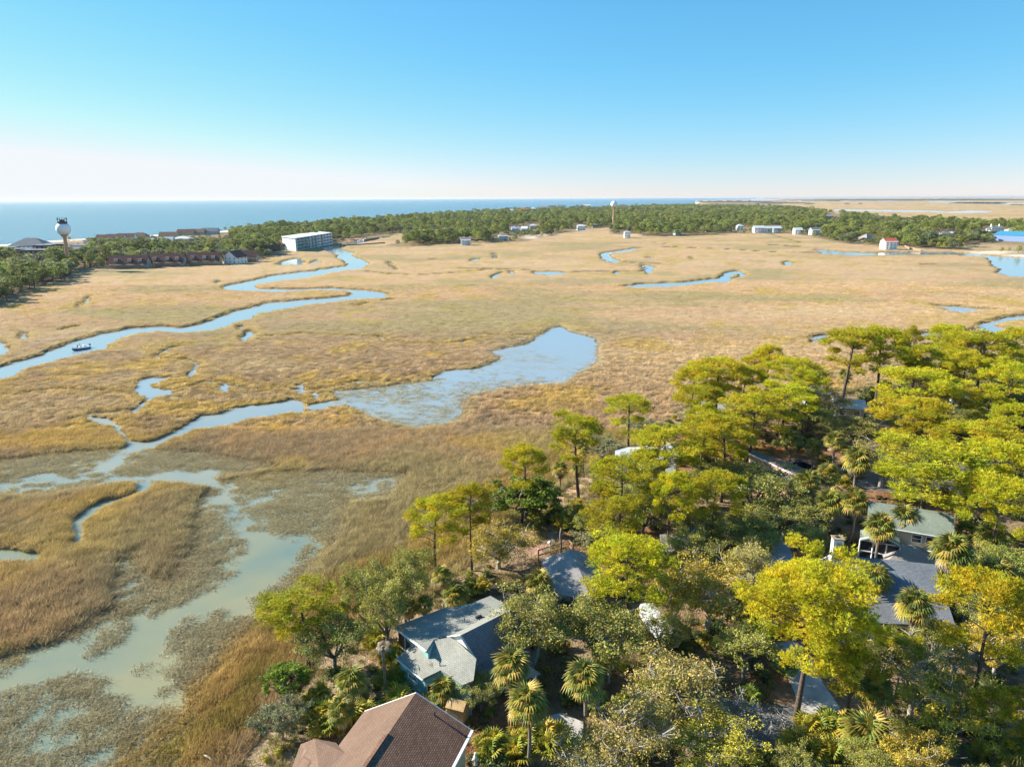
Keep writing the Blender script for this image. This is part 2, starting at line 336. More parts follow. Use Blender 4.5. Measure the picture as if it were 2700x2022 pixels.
def shingle(name, c1, c2, mortar, row=.14, wd=.3, bump=.6, stain=.2, rough=.9):
    mt, n, b = nodes(name); uv = N(n, 'ShaderNodeUVMap')
    br = N(n, 'ShaderNodeTexBrick'); br.inputs['Scale'].default_value = 1.0; br.inputs['Color1'].default_value = (*c1, 1); br.inputs['Color2'].default_value = (*c2, 1); br.inputs['Mortar'].default_value = (*mortar, 1)
    br.inputs['Mortar Size'].default_value = row*.12; br.inputs['Brick Width'].default_value = wd; br.inputs['Row Height'].default_value = row; br.inputs['Mortar Smooth'].default_value = .2
    n.links.new(uv.outputs[0], br.inputs['Vector'])
    nz = N(n, 'ShaderNodeTexNoise'); nz.inputs['Scale'].default_value = .35; nz.inputs['Detail'].default_value = 6; n.links.new(uv.outputs[0], nz.inputs['Vector'])
    nf = N(n, 'ShaderNodeTexNoise'); nf.inputs['Scale'].default_value = 9.; nf.inputs['Detail'].default_value = 3; n.links.new(uv.outputs[0], nf.inputs['Vector'])
    ad = N(n, 'ShaderNodeMath', operation='ADD'); n.links.new(nz.outputs[0], ad.inputs[0]); n.links.new(nf.outputs[0], ad.inputs[1])
    mr = N(n, 'ShaderNodeMapRange'); mr.inputs[1].default_value = .7; mr.inputs[2].default_value = 1.3; mr.inputs[3].default_value = 1-stain; mr.inputs[4].default_value = 1+stain
    n.links.new(ad.outputs[0], mr.inputs[0])
    vm = N(n, 'ShaderNodeVectorMath', operation='SCALE'); n.links.new(br.outputs['Color'], vm.inputs[0]); n.links.new(mr.outputs[0], vm.inputs['Scale'])
    n.links.new(vm.outputs[0], b.inputs['Base Color']); b.inputs['Roughness'].default_value = rough; b.inputs['Specular IOR Level'].default_value = .2
    # saw-tooth courses
    sp = N(n, 'ShaderNodeSeparateXYZ'); n.links.new(uv.outputs[0], sp.inputs[0])
    dv = N(n, 'ShaderNodeMath', operation='DIVIDE'); n.links.new(sp.outputs[1], dv.inputs[0]); dv.inputs[1].default_value = row
    fr = N(n, 'ShaderNodeMath', operation='FRACT'); n.links.new(dv.outputs[0], fr.inputs[0])
    sb = N(n, 'ShaderNodeMath', operation='SUBTRACT'); sb.inputs[0].default_value = 1; n.links.new(fr.outputs[0], sb.inputs[1])
    bp = N(n, 'ShaderNodeBump'); bp.inputs['Strength'].default_value = bump; bp.inputs['Distance'].default_value = .05; n.links.new(sb.outputs[0], bp.inputs['Height']); n.links.new(bp.outputs[0], b.inputs['Normal'])
    return mt
def leafmat(name, att_type='GEOMETRY', trans=.45, hue=.0, bright=.25, rough=.55):
    mt = bpy.data.materials.new(name); mt.use_nodes = True; n = mt.node_tree; b = n.nodes['Principled BSDF']; out = n.nodes['Material Output']
    at = N(n, 'ShaderNodeAttribute', attribute_name='tint', attribute_type=att_type)
    oi = N(n, 'ShaderNodeObjectInfo')
    mr = N(n, 'ShaderNodeMapRange'); mr.inputs[3].default_value = 1-bright; mr.inputs[4].default_value = 1+bright; n.links.new(oi.outputs['Random'], mr.inputs[0])
    vm = N(n, 'ShaderNodeVectorMath', operation='SCALE'); n.links.new(at.outputs['Color'], vm.inputs[0]); n.links.new(mr.outputs[0], vm.inputs['Scale'])
    src = vm.outputs[0]
    if hue:
        hs = N(n, 'ShaderNodeHueSaturation'); m2 = N(n, 'ShaderNodeMath', operation='MULTIPLY'); m2.inputs[1].default_value = 7.13; n.links.new(oi.outputs['Random'], m2.inputs[0])
        fr = N(n, 'ShaderNodeMath', operation='FRACT'); n.links.new(m2.outputs[0], fr.inputs[0])
        m3 = N(n, 'ShaderNodeMapRange'); m3.inputs[3].default_value = .5-hue; m3.inputs[4].default_value = .5+hue; n.links.new(fr.outputs[0], m3.inputs[0])
        n.links.new(m3.outputs[0], hs.inputs['Hue']); n.links.new(src, hs.inputs['Color']); src = hs.outputs[0]
    n.links.new(src, b.inputs['Base Color']); b.inputs['Roughness'].default_value = rough; b.inputs['Specular IOR Level'].default_value = .25
    if trans:
        tr = N(n, 'ShaderNodeBsdfTranslucent'); n.links.new(src, tr.inputs['Color'])
        ms = N(n, 'ShaderNodeMixShader'); ms.inputs[0].default_value = trans; n.links.new(b.outputs[0], ms.inputs[1]); n.links.new(tr.outputs[0], ms.inputs[2]); n.links.new(ms.outputs[0], out.inputs[0])
    return mt
M = {}
M['needle'] = leafmat('pine_needles', trans=.38, hue=.014, bright=.18)
M['leaf'] = leafmat('oak_leaves', trans=.35, hue=.015, bright=.2)
M['farleaf'] = leafmat('far_foliage', trans=.25, hue=.02, bright=.42)
M['frond'] = leafmat('palm_frond', trans=.35, hue=.012, bright=.22, rough=.4)
M['blade'] = leafmat('marsh_grass_blades', 'INSTANCER', trans=.3, bright=.22, rough=.7)
M['bark'] = plain('pine_bark', (.10, .075, .06), .95, .4, 4, .8, 12)
M['oakbark'] = plain('oak_bark', (.17, .155, .135), .95, .35, 4, .6, 14)
M['palebark'] = plain('pale_branch_bark', (.36, .33, .29), .9, .25, 5, .4, 16)
M['palmbark'] = plain('palm_trunk_bark', (.22, .18, .145), .95, .35, 9, .9, 25)
M['white'] = plain('white_paint', (.78, .78, .76), .5, .06, 2)
M['offwhite'] = plain('weathered_white_paint', (.66, .66, .63), .6, .12, 1.5)
M['glass'] = plain('dark_window_glass', (.02, .026, .03), .08, .1, 1, spec=.8)
M['teal'] = plain('teal_siding', (.20, .42, .42), .7, .14, 1.3, .25, 8)
M['screen'] = plain('porch_screen', (.035, .035, .04), .5, .3, 2)
M['darkmetal'] = plain('dark_metal', (.05, .05, .055), .5, .2, 4)
M['steel'] = plain('galvanised_steel', (.42, .43, .45), .4, .15, 3, metal=.6)
M['tealroof'] = shingle('grey_green_shingles', (.25, .25, .215), (.31, .31, .27), (.17, .17, .15), .16, .33, .45)
M['charroof'] = shingle('charcoal_shingles', (.165, .175, .195), (.22, .235, .255), (.09, .095, .105), .16, .33, .6)
M['brownroof'] = shingle('shade_toned_brown_shingles', (.17, .09, .058), (.25, .14, .095), (.04, .02, .013), .17, .3, 1.0)  # shaded right slope: darker tone and course shadows put into the colour
M['brownroof2'] = shingle('smooth_brown_shingles', (.175, .112, .078), (.215, .14, .10), (.13, .08, .056), .17, .3, .35)
M['paleroof'] = shingle('pale_grey_shingles', (.52, .55, .58), (.60, .62, .65), (.42, .44, .47), .3, 4., .2, .08)
M['greenroof'] = shingle('green_shingles', (.19, .225, .19), (.23, .27, .225), (.13, .155, .13), .16, .33, .5)
M['taupe'] = shingle('taupe_shingles', (.30, .275, .26), (.36, .33, .31), (.2, .185, .175), .17, .33, .5)
M['maroon'] = shingle('maroon_shingles', (.135, .065, .055), (.19, .095, .08), (.07, .035, .03), .4, .8, .6)
M['redroof'] = shingle('coral_red_roof', (.62, .13, .08), (.66, .16, .10), (.45, .10, .06), .4, .8, .2)
M['blueroof'] = shingle('blue_metal_roof', (.07, .30, .46), (.09, .33, .5), (.05, .22, .36), 6., .6, .1, .06, .4)
M['barnwall'] = plain('blue_metal_cladding', (.15, .23, .42), .5, .05, 1)
M['cream'] = plain('cream_siding', (.56, .47, .33), .75, .08, 1.2, .15, 10)
M['tanwall'] = plain('tan_stucco', (.42, .27, .15), .85, .18, .8)
M['palewall'] = plain('pale_blue_siding', (.42, .52, .56), .7, .08, 1)
M['greywall'] = plain('grey_siding', (.34, .35, .35), .8, .12, 1)
M['tower'] = plain('tower_tan_paint', (.56, .32, .21), .6, .06, .3)
M['towerwhite'] = plain('tower_white_paint', (.80, .82, .84), .45, .03, .2)
M['wood'] = plain('weathered_deck_wood', (.30, .21, .13), .85, .3, 3)
M['concrete'] = plain('pale_concrete', (.42, .39, .36), .9, .22, .6, .2, 12)
M['asphalt'] = plain('asphalt', (.15, .145, .145), .95, .25, .6, .2, 20)
M['tarp'] = plain('tan_tarpaulin', (.45, .30, .14), .7, .25, 2)
M['boatblue'] = plain('boat_blue_gelcoat', (.02, .10, .24), .25, .05, 1, spec=.6)
M['navy'] = plain('navy_cloth', (.015, .015, .03), .8, .2, 6)
M['skin'] = plain('skin', (.40, .24, .17), .6, .05, 4)
M['brightblue'] = plain('bright_blue_plastic', (.02, .20, .62), .4, .05, 4)
M['turq'] = plain('turquoise_paint', (.02, .48, .75), .5, .05, 2)
M['pink'] = plain('pink_paint', (.62, .28, .28), .6, .05, 2)
M['green'] = plain('green_plastic', (.03, .16, .06), .5, .1, 2)

# ================================================================= TERRAIN
def ground_height(x, y, f):
    dist = f['dist']
    nb = fbm(x, y, 2.2, 41, 3)-.5; nb2 = fbm(x, y, 9, 47, 3)-.5
    top = .28+.55*sstep(dist, 170, 330)                     # beyond the built tufts the surface follows the grass tops
    z = top+nb*(.18+.35*sstep(dist, 170, 330))+nb2*.2
    flat = 1-sstep(f['fl'], -2, 4)
    zf = -.22+nb2*.3+nb*.15+.22*sstep(dist, 170, 330)
    z = z*(1-flat)+zf*flat
    e = np.minimum(f['w'], f['gul'])
    z = np.where(f['gul'] < 1.2, z*sstep(f['gul'], -.3, 1.2)+(-.05)*(1-sstep(f['gul'], -.3, 1.2)), z)
    bankw = np.clip(dist/220, .5, 3.0)
    k = sstep(f['w'], -bankw*.6, bankw*.6)
    k = np.where(flat > .5, sstep(f['w'], -6, 3), k)
    z = z*k+(-.7)*(1-k)
    ku = sstep(-f['up'], -1.5, 5.0)
    z = z*(1-ku)+(1.0-.09*np.clip(nb2+.5, 0, 1)-.02)*ku
    ks = sstep(-f['sea'], -3, 12); z = z*(1-ks)-1.5*ks
    return z
# perspective-friendly sheet: rings at growing distance, constant angular columns
rows_py = np.concatenate([np.linspace(2900, 1400, 250), np.linspace(1396, 640, 330)[0:], np.linspace(638.5, 533, 130)])
rows_d = []
for py in rows_py:
    d = FWD-_u*(py-1011)/FPX; t = -CAMH/d[2]; rows_d.append(d[1]*t)
rows_d = np.array([8., 20.]+list(rows_d)+[8500., 11000, 15000, 20000, 30000., 45000.])
cols = np.linspace(-1.02, 1.02, 620)
XX = np.outer(rows_d, cols).ravel(); YY = np.repeat(rows_d, len(cols))
Fd = fields(XX, YY)
ZZ = ground_height(XX, YY, Fd)
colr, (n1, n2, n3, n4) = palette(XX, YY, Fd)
up = -Fd['up']
k_up = sstep(up, -1, 2.5)[:, None]
soil = np.array([.25, .175, .11])[None]; straw = np.array([.24, .12, .06])[None]; sandc = np.array([.58, .46, .34])[None]; under = np.array([.10, .085, .045])[None]; brush = np.array([.26, .2, .08])[None]
g = soil*(1-sstep(n2, .35, .7)[:, None])+straw*sstep(n2, .35, .7)[:, None]
g = g*(1-.45*sstep(n4, .5, .75))[:, None]
near = Fd['dist'] < 250
g = np.where(near[:, None], g, g*.15+np.array([.25, .19, .11])[None]*.85)
# edge of the near upland: dry wrack and low brush
rim = (1-sstep(np.abs(up-3.5), 2.5, 4.5))*near
g = g*(1-rim[:, None]*.7)+np.array([.36, .27, .17])[None]*rim[:, None]*.7
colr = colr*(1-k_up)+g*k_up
pxx, pyy = to_px(XX, YY)
# beach sand along the sea, sandy clearings
bea = (1-sstep(np.abs(Fd['sea']-14), 14, 26))*(~near)*(Fd['sea'] > -10)
colr = colr*(1-bea[:, None])+np.array([.80, .72, .64])[None]*bea[:, None]
for (cx, cy, rx, ry, c) in [(1400, 627, 24, 6, (.62, .50, .40)), (2620, 668, 70, 4, (.72, .60, .46)), (2700, 677, 60, 4, (.72, .6, .46)), (1660, 622, 50, 3, (.55, .38, .26)), (1530, 608, 30, 3, (.6, .45, .33)),
                            (1430, 622, 16, 6, (.55, .42, .3)), (2280, 1125, 45, 12, (.5, .32, .2)), (2060, 1200, 120, 14, (.42, .17, .06)), (1090, 1700, 40, 28, (.58, .38, .24)), (1500, 1300, 70, 30, (.50, .33, .21)), (1410, 1450, 50, 40, (.42, .25, .17)),
                            (1690, 1135, 70, 18, (.50, .36, .18)), (940, 636, 60, 5, (.38, .22, .14)), (860, 648, 40, 4, (.45, .33, .24)), (2620, 655, 90, 9, (.42, .30, .16)), (2560, 1100, 60, 20, (.45, .3, .2)), (60, 633, 300, 8, (.5, .37, .26))]:
    k = np.clip(1.3-np.sqrt(((pxx-cx)/rx)**2+((pyy-cy)/ry)**2), 0, 1)*(.5+n4)
    k = np.clip(k, 0, 1)[:, None]; colr = colr*(1-k)+np.array(c)[None]*k
# bare mud shows under the water and along the banks
mud = ((ZZ < .12) & (up < -1) & (Fd['sea'] > 0))
colr = np.where(mud[:, None], np.where(near[:, None], np.array([.20, .165, .11])[None], np.array([.13, .10, .06])[None]), colr)
# darker strip where the creek banks break down to the water
bank = (1-sstep(np.abs(np.minimum(Fd['w'], Fd['gul'])), 0.2, 1.6))*(Fd['dist'] > 140)*(up < -1)
colr = colr*(1-.6*bank[:, None])+np.array([.08, .06, .035])[None]*.6*bank[:, None]
# far wooded horizon is its own object; far marsh slightly greyer
colr *= (0.93+.14*vnoise(XX, YY, 1.3, 77))[:, None]
nr, nc = len(rows_d), len(cols)
idx = np.arange(nr*nc).reshape(nr, nc)
Q = np.stack([idx[:-1, :-1], idx[:-1, 1:], idx[1:, 1:], idx[1:, :-1]], -1).reshape(-1, 4)
mt, n, b = nodes('marsh_and_soil')
at = N(n, 'ShaderNodeAttribute', attribute_name='tint'); geo = N(n, 'ShaderNodeNewGeometry')
def mulnoise(src, sc, lo, hi, aniso=None):
    nz = N(n, 'ShaderNodeTexNoise'); nz.inputs['Scale'].default_value = sc; nz.inputs['Detail'].default_value = 4; nz.inputs['Roughness'].default_value = .7
    v = geo.outputs['Position']
    if aniso:
        mp = N(n, 'ShaderNodeMapping'); mp.inputs['Scale'].default_value = aniso; n.links.new(v, mp.inputs['Vector']); v = mp.outputs[0]
    n.links.new(v, nz.inputs['Vector'])
    mr = N(n, 'ShaderNodeMapRange'); mr.inputs[1].default_value = .3; mr.inputs[2].default_value = .7; mr.inputs[3].default_value = lo; mr.inputs[4].default_value = hi; n.links.new(nz.outputs[0], mr.inputs[0])
    vm = N(n, 'ShaderNodeVectorMath', operation='SCALE'); n.links.new(src, vm.inputs[0]); n.links.new(mr.outputs[0], vm.inputs['Scale']); return vm.outputs[0], nz
s1, nzA = mulnoise(at.outputs['Color'], 1.4, .78, 1.22)
s1, nzB = mulnoise(s1, .12, .88, 1.12, (1, 2.2, 1))
s1, nzC = mulnoise(s1, 5., .85, 1.15)
n.links.new(s1, b.inputs['Base Color']); b.inputs['Roughness'].default_value = .95; b.inputs['Specular IOR Level'].default_value = .05
bp = N(n, 'ShaderNodeBump'); bp.inputs['Strength'].default_value = .8; bp.inputs['Distance'].default_value = .5; n.links.new(nzA.outputs[0], bp.inputs['Height']); n.links.new(bp.outputs[0], b.inputs['Normal'])
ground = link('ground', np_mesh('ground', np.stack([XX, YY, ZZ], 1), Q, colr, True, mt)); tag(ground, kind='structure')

# ---- water
def watermat(name, base, rough, bumps, spec=.5, deep=None):
    mt, n, b = nodes(name); geo = N(n, 'ShaderNodeNewGeometry')
    h = None
    for sc, st, asp in bumps:
        mp = N(n, 'ShaderNodeMapping'); mp.inputs['Scale'].default_value = asp; mp.inputs['Rotation'].default_value = (0, 0, .35); n.links.new(geo.outputs['Position'], mp.inputs['Vector'])
        nz = N(n, 'ShaderNodeTexNoise'); nz.inputs['Scale'].default_value = sc; nz.inputs['Detail'].default_value = 4; n.links.new(mp.outputs[0], nz.inputs['Vector'])
        bp = N(n, 'ShaderNodeBump'); bp.inputs['Strength'].default_value = st[0]; bp.inputs['Distance'].default_value = st[1]; n.links.new(nz.outputs[0], bp.inputs['Height'])
        if h is not None: n.links.new(h, bp.inputs['Normal'])
        h = bp.outputs[0]
    n.links.new(h, b.inputs['Normal'])
    nz = N(n, 'ShaderNodeTexNoise'); nz.inputs['Scale'].default_value = .05; nz.inputs['Detail'].default_value = 3; n.links.new(geo.outputs['Position'], nz.inputs['Vector'])
    mx = N(n, 'ShaderNodeMix', data_type='RGBA'); mx.inputs[6].default_value = (*base[0], 1); mx.inputs[7].default_value = (*base[1], 1)
    mr = N(n, 'ShaderNodeMapRange'); mr.inputs[1].default_value = .35; mr.inputs[2].default_value = .65; n.links.new(nz.outputs[0], mr.inputs[0]); n.links.new(mr.outputs[0], mx.inputs[0])
    src_ = mx.outputs[2]
    if deep:                                        # silty shallows near shore; further out, sky reflection painted into the base colour
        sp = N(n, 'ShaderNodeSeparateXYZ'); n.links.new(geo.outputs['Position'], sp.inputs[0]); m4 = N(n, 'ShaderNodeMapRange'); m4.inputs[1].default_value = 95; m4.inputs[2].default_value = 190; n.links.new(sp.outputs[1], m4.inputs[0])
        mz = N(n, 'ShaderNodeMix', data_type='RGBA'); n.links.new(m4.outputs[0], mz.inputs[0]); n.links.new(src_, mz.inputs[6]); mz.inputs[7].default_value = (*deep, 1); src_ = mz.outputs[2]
    n.links.new(src_, b.inputs['Base Color']); b.inputs['Roughness'].default_value = rough; b.inputs['IOR'].default_value = 1.33 if not deep else 1.45; b.inputs['Specular IOR Level'].default_value = spec
    return mt
M['creek'] = watermat('creek_water', ((.15, .20, .16), (.29, .26, .13)), .06, [(1.2, (.25, .05), (1, 1.5, 1)), (.25, (.2, .1), (1, 1, 1))], deep=(.27, .32, .345))  # deep: sky-blue reflection put into the far water's base colour
M['sea'] = watermat('sea_water', ((.05, .15, .205), (.065, .17, .22)), .22, [(.02, (.9, 3.), (1, 3., 1)), (.2, (.9, .8), (1, 2., 1))])
def fan(name, d0, d1, z, mat, slope=1.3, rows=40):
    ds = np.geomspace(d0, d1, rows); cs = np.linspace(-slope, slope, 40); X = np.outer(ds, cs).ravel(); Y = np.repeat(ds, 40); i = np.arange(rows*40).reshape(rows, 40)
    F = np.stack([i[:-1, :-1], i[:-1, 1:], i[1:, 1:], i[1:, :-1]], -1).reshape(-1, 4)
    return link(name, np_mesh(name, np.stack([X, Y, np.full_like(X, z)], 1), F, mat=mat, smooth=True))
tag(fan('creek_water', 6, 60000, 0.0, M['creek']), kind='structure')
sv = [(x, y, .12) for x, y in SEAW[0]]
mb = MB(); mb.poly(sv); o = mb.build('sea', M['sea']); tag(o, kind='structure')
# behind and beside the camera the land simply goes on
mb = MB(); mb.poly([(-3000, -3000, -.9), (3000, -3000, -.9), (3000, 9, -.9), (-3000, 9, -.9)]); tag(mb.build('land', mt), kind='structure')
a = bpy.data.objects['land'].data.attributes.new('tint', 'FLOAT_COLOR', 'POINT'); a.data.foreach_set('color', [.25, .2, .1, 1]*4)

# ---- distant shore: thin dark wooded line on the horizon
def blob_strip(name, x0, x1, py, z, dep, seed):
    p0 = G(x0, py); p1 = G(x1, py); nseg = 60; mb = MB(); rnd = random.Random(seed)
    prev = None
    for i in range(nseg+1):
        t = i/nseg; x = p0[0]+(p1[0]-p0[0])*t; y = p0[1]+(p1[1]-p0[1])*t
        e = min(1, 6*t, 6*(1-t)); h = z*(.55+.45*rnd.random())*(.25+.75*e)
        L = math.hypot(x, y); ux, uy = x/L, y/L
        ring = [(x, y, -1), (x, y, h*.7), (x+ux*dep*.2, y+uy*dep*.2, h), (x+ux*dep, y+uy*dep, h*.9), (x+ux*dep, y+uy*dep, -1)]
        n0 = len(mb.v); mb.v += ring
        if prev is not None:
            for k in range(4): mb.f.append((prev+k, n0+k, n0+k+1, prev+k+1))
        prev = n0
    return mb
M['farwood'] = plain('far_wood_foliage', (.05, .075, .05), 1, .4, .004)
for i, (x0, x1, py, z, dep) in enumerate([(1600, 1860, 524.0, 12, 900), (2060, 2760, 527.5, 14, 1500), (2180, 2740, 529, 12, 700), (2500, 2655, 536.5, 10, 160), (2225, 2240, 538.5, 8, 60), (2262, 2275, 538, 7, 50), (1990, 2150, 537, 9, 150), (1830, 2040, 534, 13, 500), (-400, -300, 530, 5, 10), (2120, 2150, 539, 6, 50), (2660, 2700, 541, 6, 60)]):
    tag(blob_strip('far_shore_wood', x0, x1, py, z, dep, i).build('far_shore_wood', M['farwood']), 'dark low line of woods on the far horizon across the marsh', None, None, 'stuff')
# ================================================================= VEGETATION PROTOTYPES
def unit(n): v = RNG.normal(size=(n, 3)); return v/np.linalg.norm(v, axis=1, keepdims=True)
def tris(C, D, Wd, tint):
    """thin triangles: base at C, tip C+D, width Wd"""
    n = len(C); R_ = unit(n); S_ = np.cross(D, R_); S_ /= np.linalg.norm(S_, axis=1, keepdims=True)+1e-9
    V = np.empty((n, 3, 3)); V[:, 0] = C-S_*Wd[:, None]; V[:, 1] = C+S_*Wd[:, None]; V[:, 2] = C+D
    F = np.arange(n*3).reshape(n, 3); return V.reshape(-1, 3), F, np.repeat(tint, 3, 0)
def quads(C, size, tint, flat=0.0, aspect=.6):
    n = len(C); N_ = unit(n); N_[:, 2] = np.abs(N_[:, 2])+flat; N_ /= np.linalg.norm(N_, axis=1, keepdims=True)
    A = np.cross(N_, unit(n)); A /= np.linalg.norm(A, axis=1, keepdims=True); B = np.cross(N_, A)
    sz = size*(.6+.8*RNG.random(n)); A = A*sz[:, None]*.5; B = B*sz[:, None]*.5*aspect
    V = np.stack([C-A, C-B+A*.1, C+A, C+B+A*.1], 1); F = np.arange(n*4).reshape(n, 4); return V.reshape(-1, 3), F, np.repeat(tint, 4, 0)
def limb(rnd, a, b, bend=.15, n=4, up=0.0):
    a = Vector(a); b = Vector(b); L = (b-a).length; off = Vector((rnd.uniform(-1, 1), rnd.uniform(-1, 1), rnd.uniform(-.3, .6)))*L*bend
    return [a.lerp(b, i/n)+off*math.sin(math.pi*i/n)+Vector((0, 0, up*L*math.sin(math.pi*i/n*.5)-up*L*(i/n))) for i in range(n+1)]

def pine_protos(k, H, W, nl, seed, clumpR=.86, tufts=40, ntri=6, flat=.8, low=.5):
    rnd = random.Random(seed); t = MB()
    lean = Vector((rnd.uniform(-.05, .05), rnd.uniform(-.05, .05), 0))*H
    top = Vector((lean.x, lean.y, H*.93)); pts = limb(rnd, (0, 0, -.4), top, .03, 7); r0 = .024*H*.75
    rr = [r0*(1-.8*i/7) for i in range(8)]; t.tube(pts, rr, 8)
    def at(f): x = f*7; i = min(6, int(x)); return pts[i].lerp(pts[i+1], x-i), r0*(1-.8*f)
    clumps = []
    for j in range(nl):
        f = low+(1-low)*(j+.5)/nl; p, r = at(f*.98); g = j*2.4+rnd.uniform(-.5, .5)
        tt = (f-low)/(1-low)
        reach = W*.5*(math.sin(math.pi*(.22+.62*tt))**.8)*rnd.uniform(.65, 1.08)
        if tt < .3 and rnd.random() < .35: reach *= .5
        dz = reach*rnd.uniform(.05, .6)
        e = p+Vector((math.cos(g)*reach, math.sin(g)*reach, dz)); e.z = min(e.z, H*.99-reach*.12*flat)
        lp = limb(rnd, p, e, .12, 4, .12); t.tube(lp, [r*.42, r*.34, r*.26, r*.17, .02], 5)
        clumps.append((e, 1.0)); clumps.append((lp[3]+Vector((rnd.uniform(-.5, .5), rnd.uniform(-.5, .5), .5)), .9))
        for q in range(5 if reach > W*.25 else 2):
            s0 = lp[2].lerp(e, rnd.uniform(0, .8)); an = g+rnd.choice((-1, 1))*rnd.uniform(.5, 1.3); L = reach*rnd.uniform(.22, .42)
            e2 = s0+Vector((math.cos(an)*L, math.sin(an)*L, L*rnd.uniform(.2, .6))); t.tube([s0, s0.lerp(e2, .5)+Vector((0, 0, -.05)), e2], [r*.16, r*.11, .015], 4, False); clumps.append((e2, rnd.uniform(.65, 1)))
    clumps.append((top+Vector((0, 0, .2)), 1.1))
    for q in range(5): an = q*1.26; clumps.append((top+Vector((math.cos(an)*W*.13, math.sin(an)*W*.13, -.3)), 1))
    for q in range(26 if W < 10 else 44):
        a_, z_ = rnd.uniform(0, 6.283), rnd.uniform(.0, 1)**.8; rr_ = math.sqrt(max(0, 1-z_*z_))*rnd.uniform(.8, 1.0); e = Vector((top.x+math.cos(a_)*rr_*W*.43, top.y+math.sin(a_)*rr_*W*.43, H*(.765+.2*z_)))
        t.tube([at(.72+.2*z_)[0], e-Vector((0, 0, .2))], [r0*.12, .015], 3, False); clumps.append((e, rnd.uniform(.85, 1.05)))
    Vs, Fs, Ts = [], [], []; n0 = 0
    for c, s_ in clumps:
        R_ = clumpR*s_*rnd.uniform(.8, 1.15); n = int(tufts*s_)
        u = unit(n); u[:, 2] = u[:, 2]*.8+.15; C = np.array(c)+u*np.array([R_, R_, R_*.8])*(RNG.random((n, 1))**.35)
        base = np.array([.50, .475, .024])*rnd.uniform(.75, 1.15)+np.array([.12, .02, 0])*rnd.uniform(-.5, 1)
        tc = base[None]*(.75+.5*RNG.random((n, 1)))
        C3 = np.repeat(C, ntri, 0); D = unit(n*ntri); D[:, 2] = np.abs(D[:, 2])*.8+.1; D += np.repeat(u, ntri, 0)*.6; D /= np.linalg.norm(D, axis=1, keepdims=True); D *= (.24+.15*RNG.random((n*ntri, 1)))
        V, F, T = tris(C3, D, np.full(len(C3), .036), np.repeat(tc, ntri, 0)); Vs.append(V); Fs.append(F+n0); Ts.append(T); n0 += len(V)
    return t.mesh('pine_trunk_mesh', M['bark'], True), np_mesh('pine_crown_mesh', np.concatenate(Vs), np.concatenate(Fs), np.concatenate(Ts), mat=M['needle'])

def oak_protos(k, H, W, seed, col=(.30, .31, .075), leaves=9000, pale=False, dens=1.25, size=.19, bark='oakbark', twigs=0):
    rnd = random.Random(seed); t = MB(); fork = Vector((rnd.uniform(-.3, .3), rnd.uniform(-.3, .3), H*.26)); r0 = .026*H+.06
    t.tube(limb(rnd, (0, 0, -.4), fork, .1, 3), [r0*1.2, r0, r0*.9, r0*.8], 7)
    ends = []
    nm = rnd.randint(6, 8)
    for j in range(nm):
        g = j*2*math.pi/nm+rnd.uniform(-.3, .3); rr = W*.5*rnd.uniform(.45, .75) if j else W*.1; zz = H*(.62+.25*(1-rr/(W*.5)))
        e = Vector((math.cos(g)*rr, math.sin(g)*rr, zz)); lp = limb(rnd, fork, e, .18, 4); t.tube(lp, [r0*.6, r0*.48, r0*.36, r0*.25, r0*.16], 5)
        for q in range(5):
            s0 = lp[2+q % 3]; an = rnd.uniform(0, 6.28); L = W*rnd.uniform(.13, .24); e2 = s0+Vector((math.cos(an)*L, math.sin(an)*L, L*rnd.uniform(.1, .9)))
            l2 = limb(rnd, s0, e2, .15, 2); t.tube(l2, [r0*.22, r0*.14, .03], 4, False); ends.append(e2)
            for v in range(2+twigs):
                an = rnd.uniform(0, 6.28); L2 = W*rnd.uniform(.06, .13); e3 = e2+Vector((math.cos(an)*L2, math.sin(an)*L2, L2*rnd.uniform(-.1, 1.)))
                t.tube([l2[1].lerp(e2, .6), e2.lerp(e3, .5)+Vector((rnd.uniform(-.1, .1), rnd.uniform(-.1, .1), 0)), e3], [.05, .035, .012], 3, False); ends.append(e3)
    E_ = np.array([tuple(e) for e in ends]); E_[:, 2] = np.minimum(E_[:, 2], H*.97)
    # clumps: at branch ends and on the dome
    nd = 42; u = unit(nd); u[:, 2] = np.abs(u[:, 2])*1.0-.15; dome = np.array([0, 0, H*.58])+u*np.array([W*.46, W*.46, H*.38])*(.82+.2*RNG.random((nd, 1)))
    Cc = np.concatenate([E_[RNG.permutation(len(E_))[:60]], dome]); cs = W*.085*(.7+.6*RNG.random(len(Cc)))
    n = int(leaves*dens); ci = RNG.integers(0, len(Cc), n); u = unit(n)*(RNG.random((n, 1))**.45); C = Cc[ci]+u*cs[ci][:, None]*np.array([1.1, 1.1, .75])
    C[:, 2] = np.maximum(C[:, 2], H*.14)
    cl = (.7+.6*RNG.random((len(Cc), 1))); T = np.array(col)[None]*cl[ci]*(.7+.6*RNG.random((n, 1))); yel = RNG.random(n) < .12; T[yel] *= np.array([1.7, 1.35, .8])
    V, F, T = quads(C, np.full(n, size), T, .3)
    return t.mesh('oak_limbs_mesh', M[bark], True), np_mesh('oak_crown_mesh', V, F, T, mat=M['leaf'])

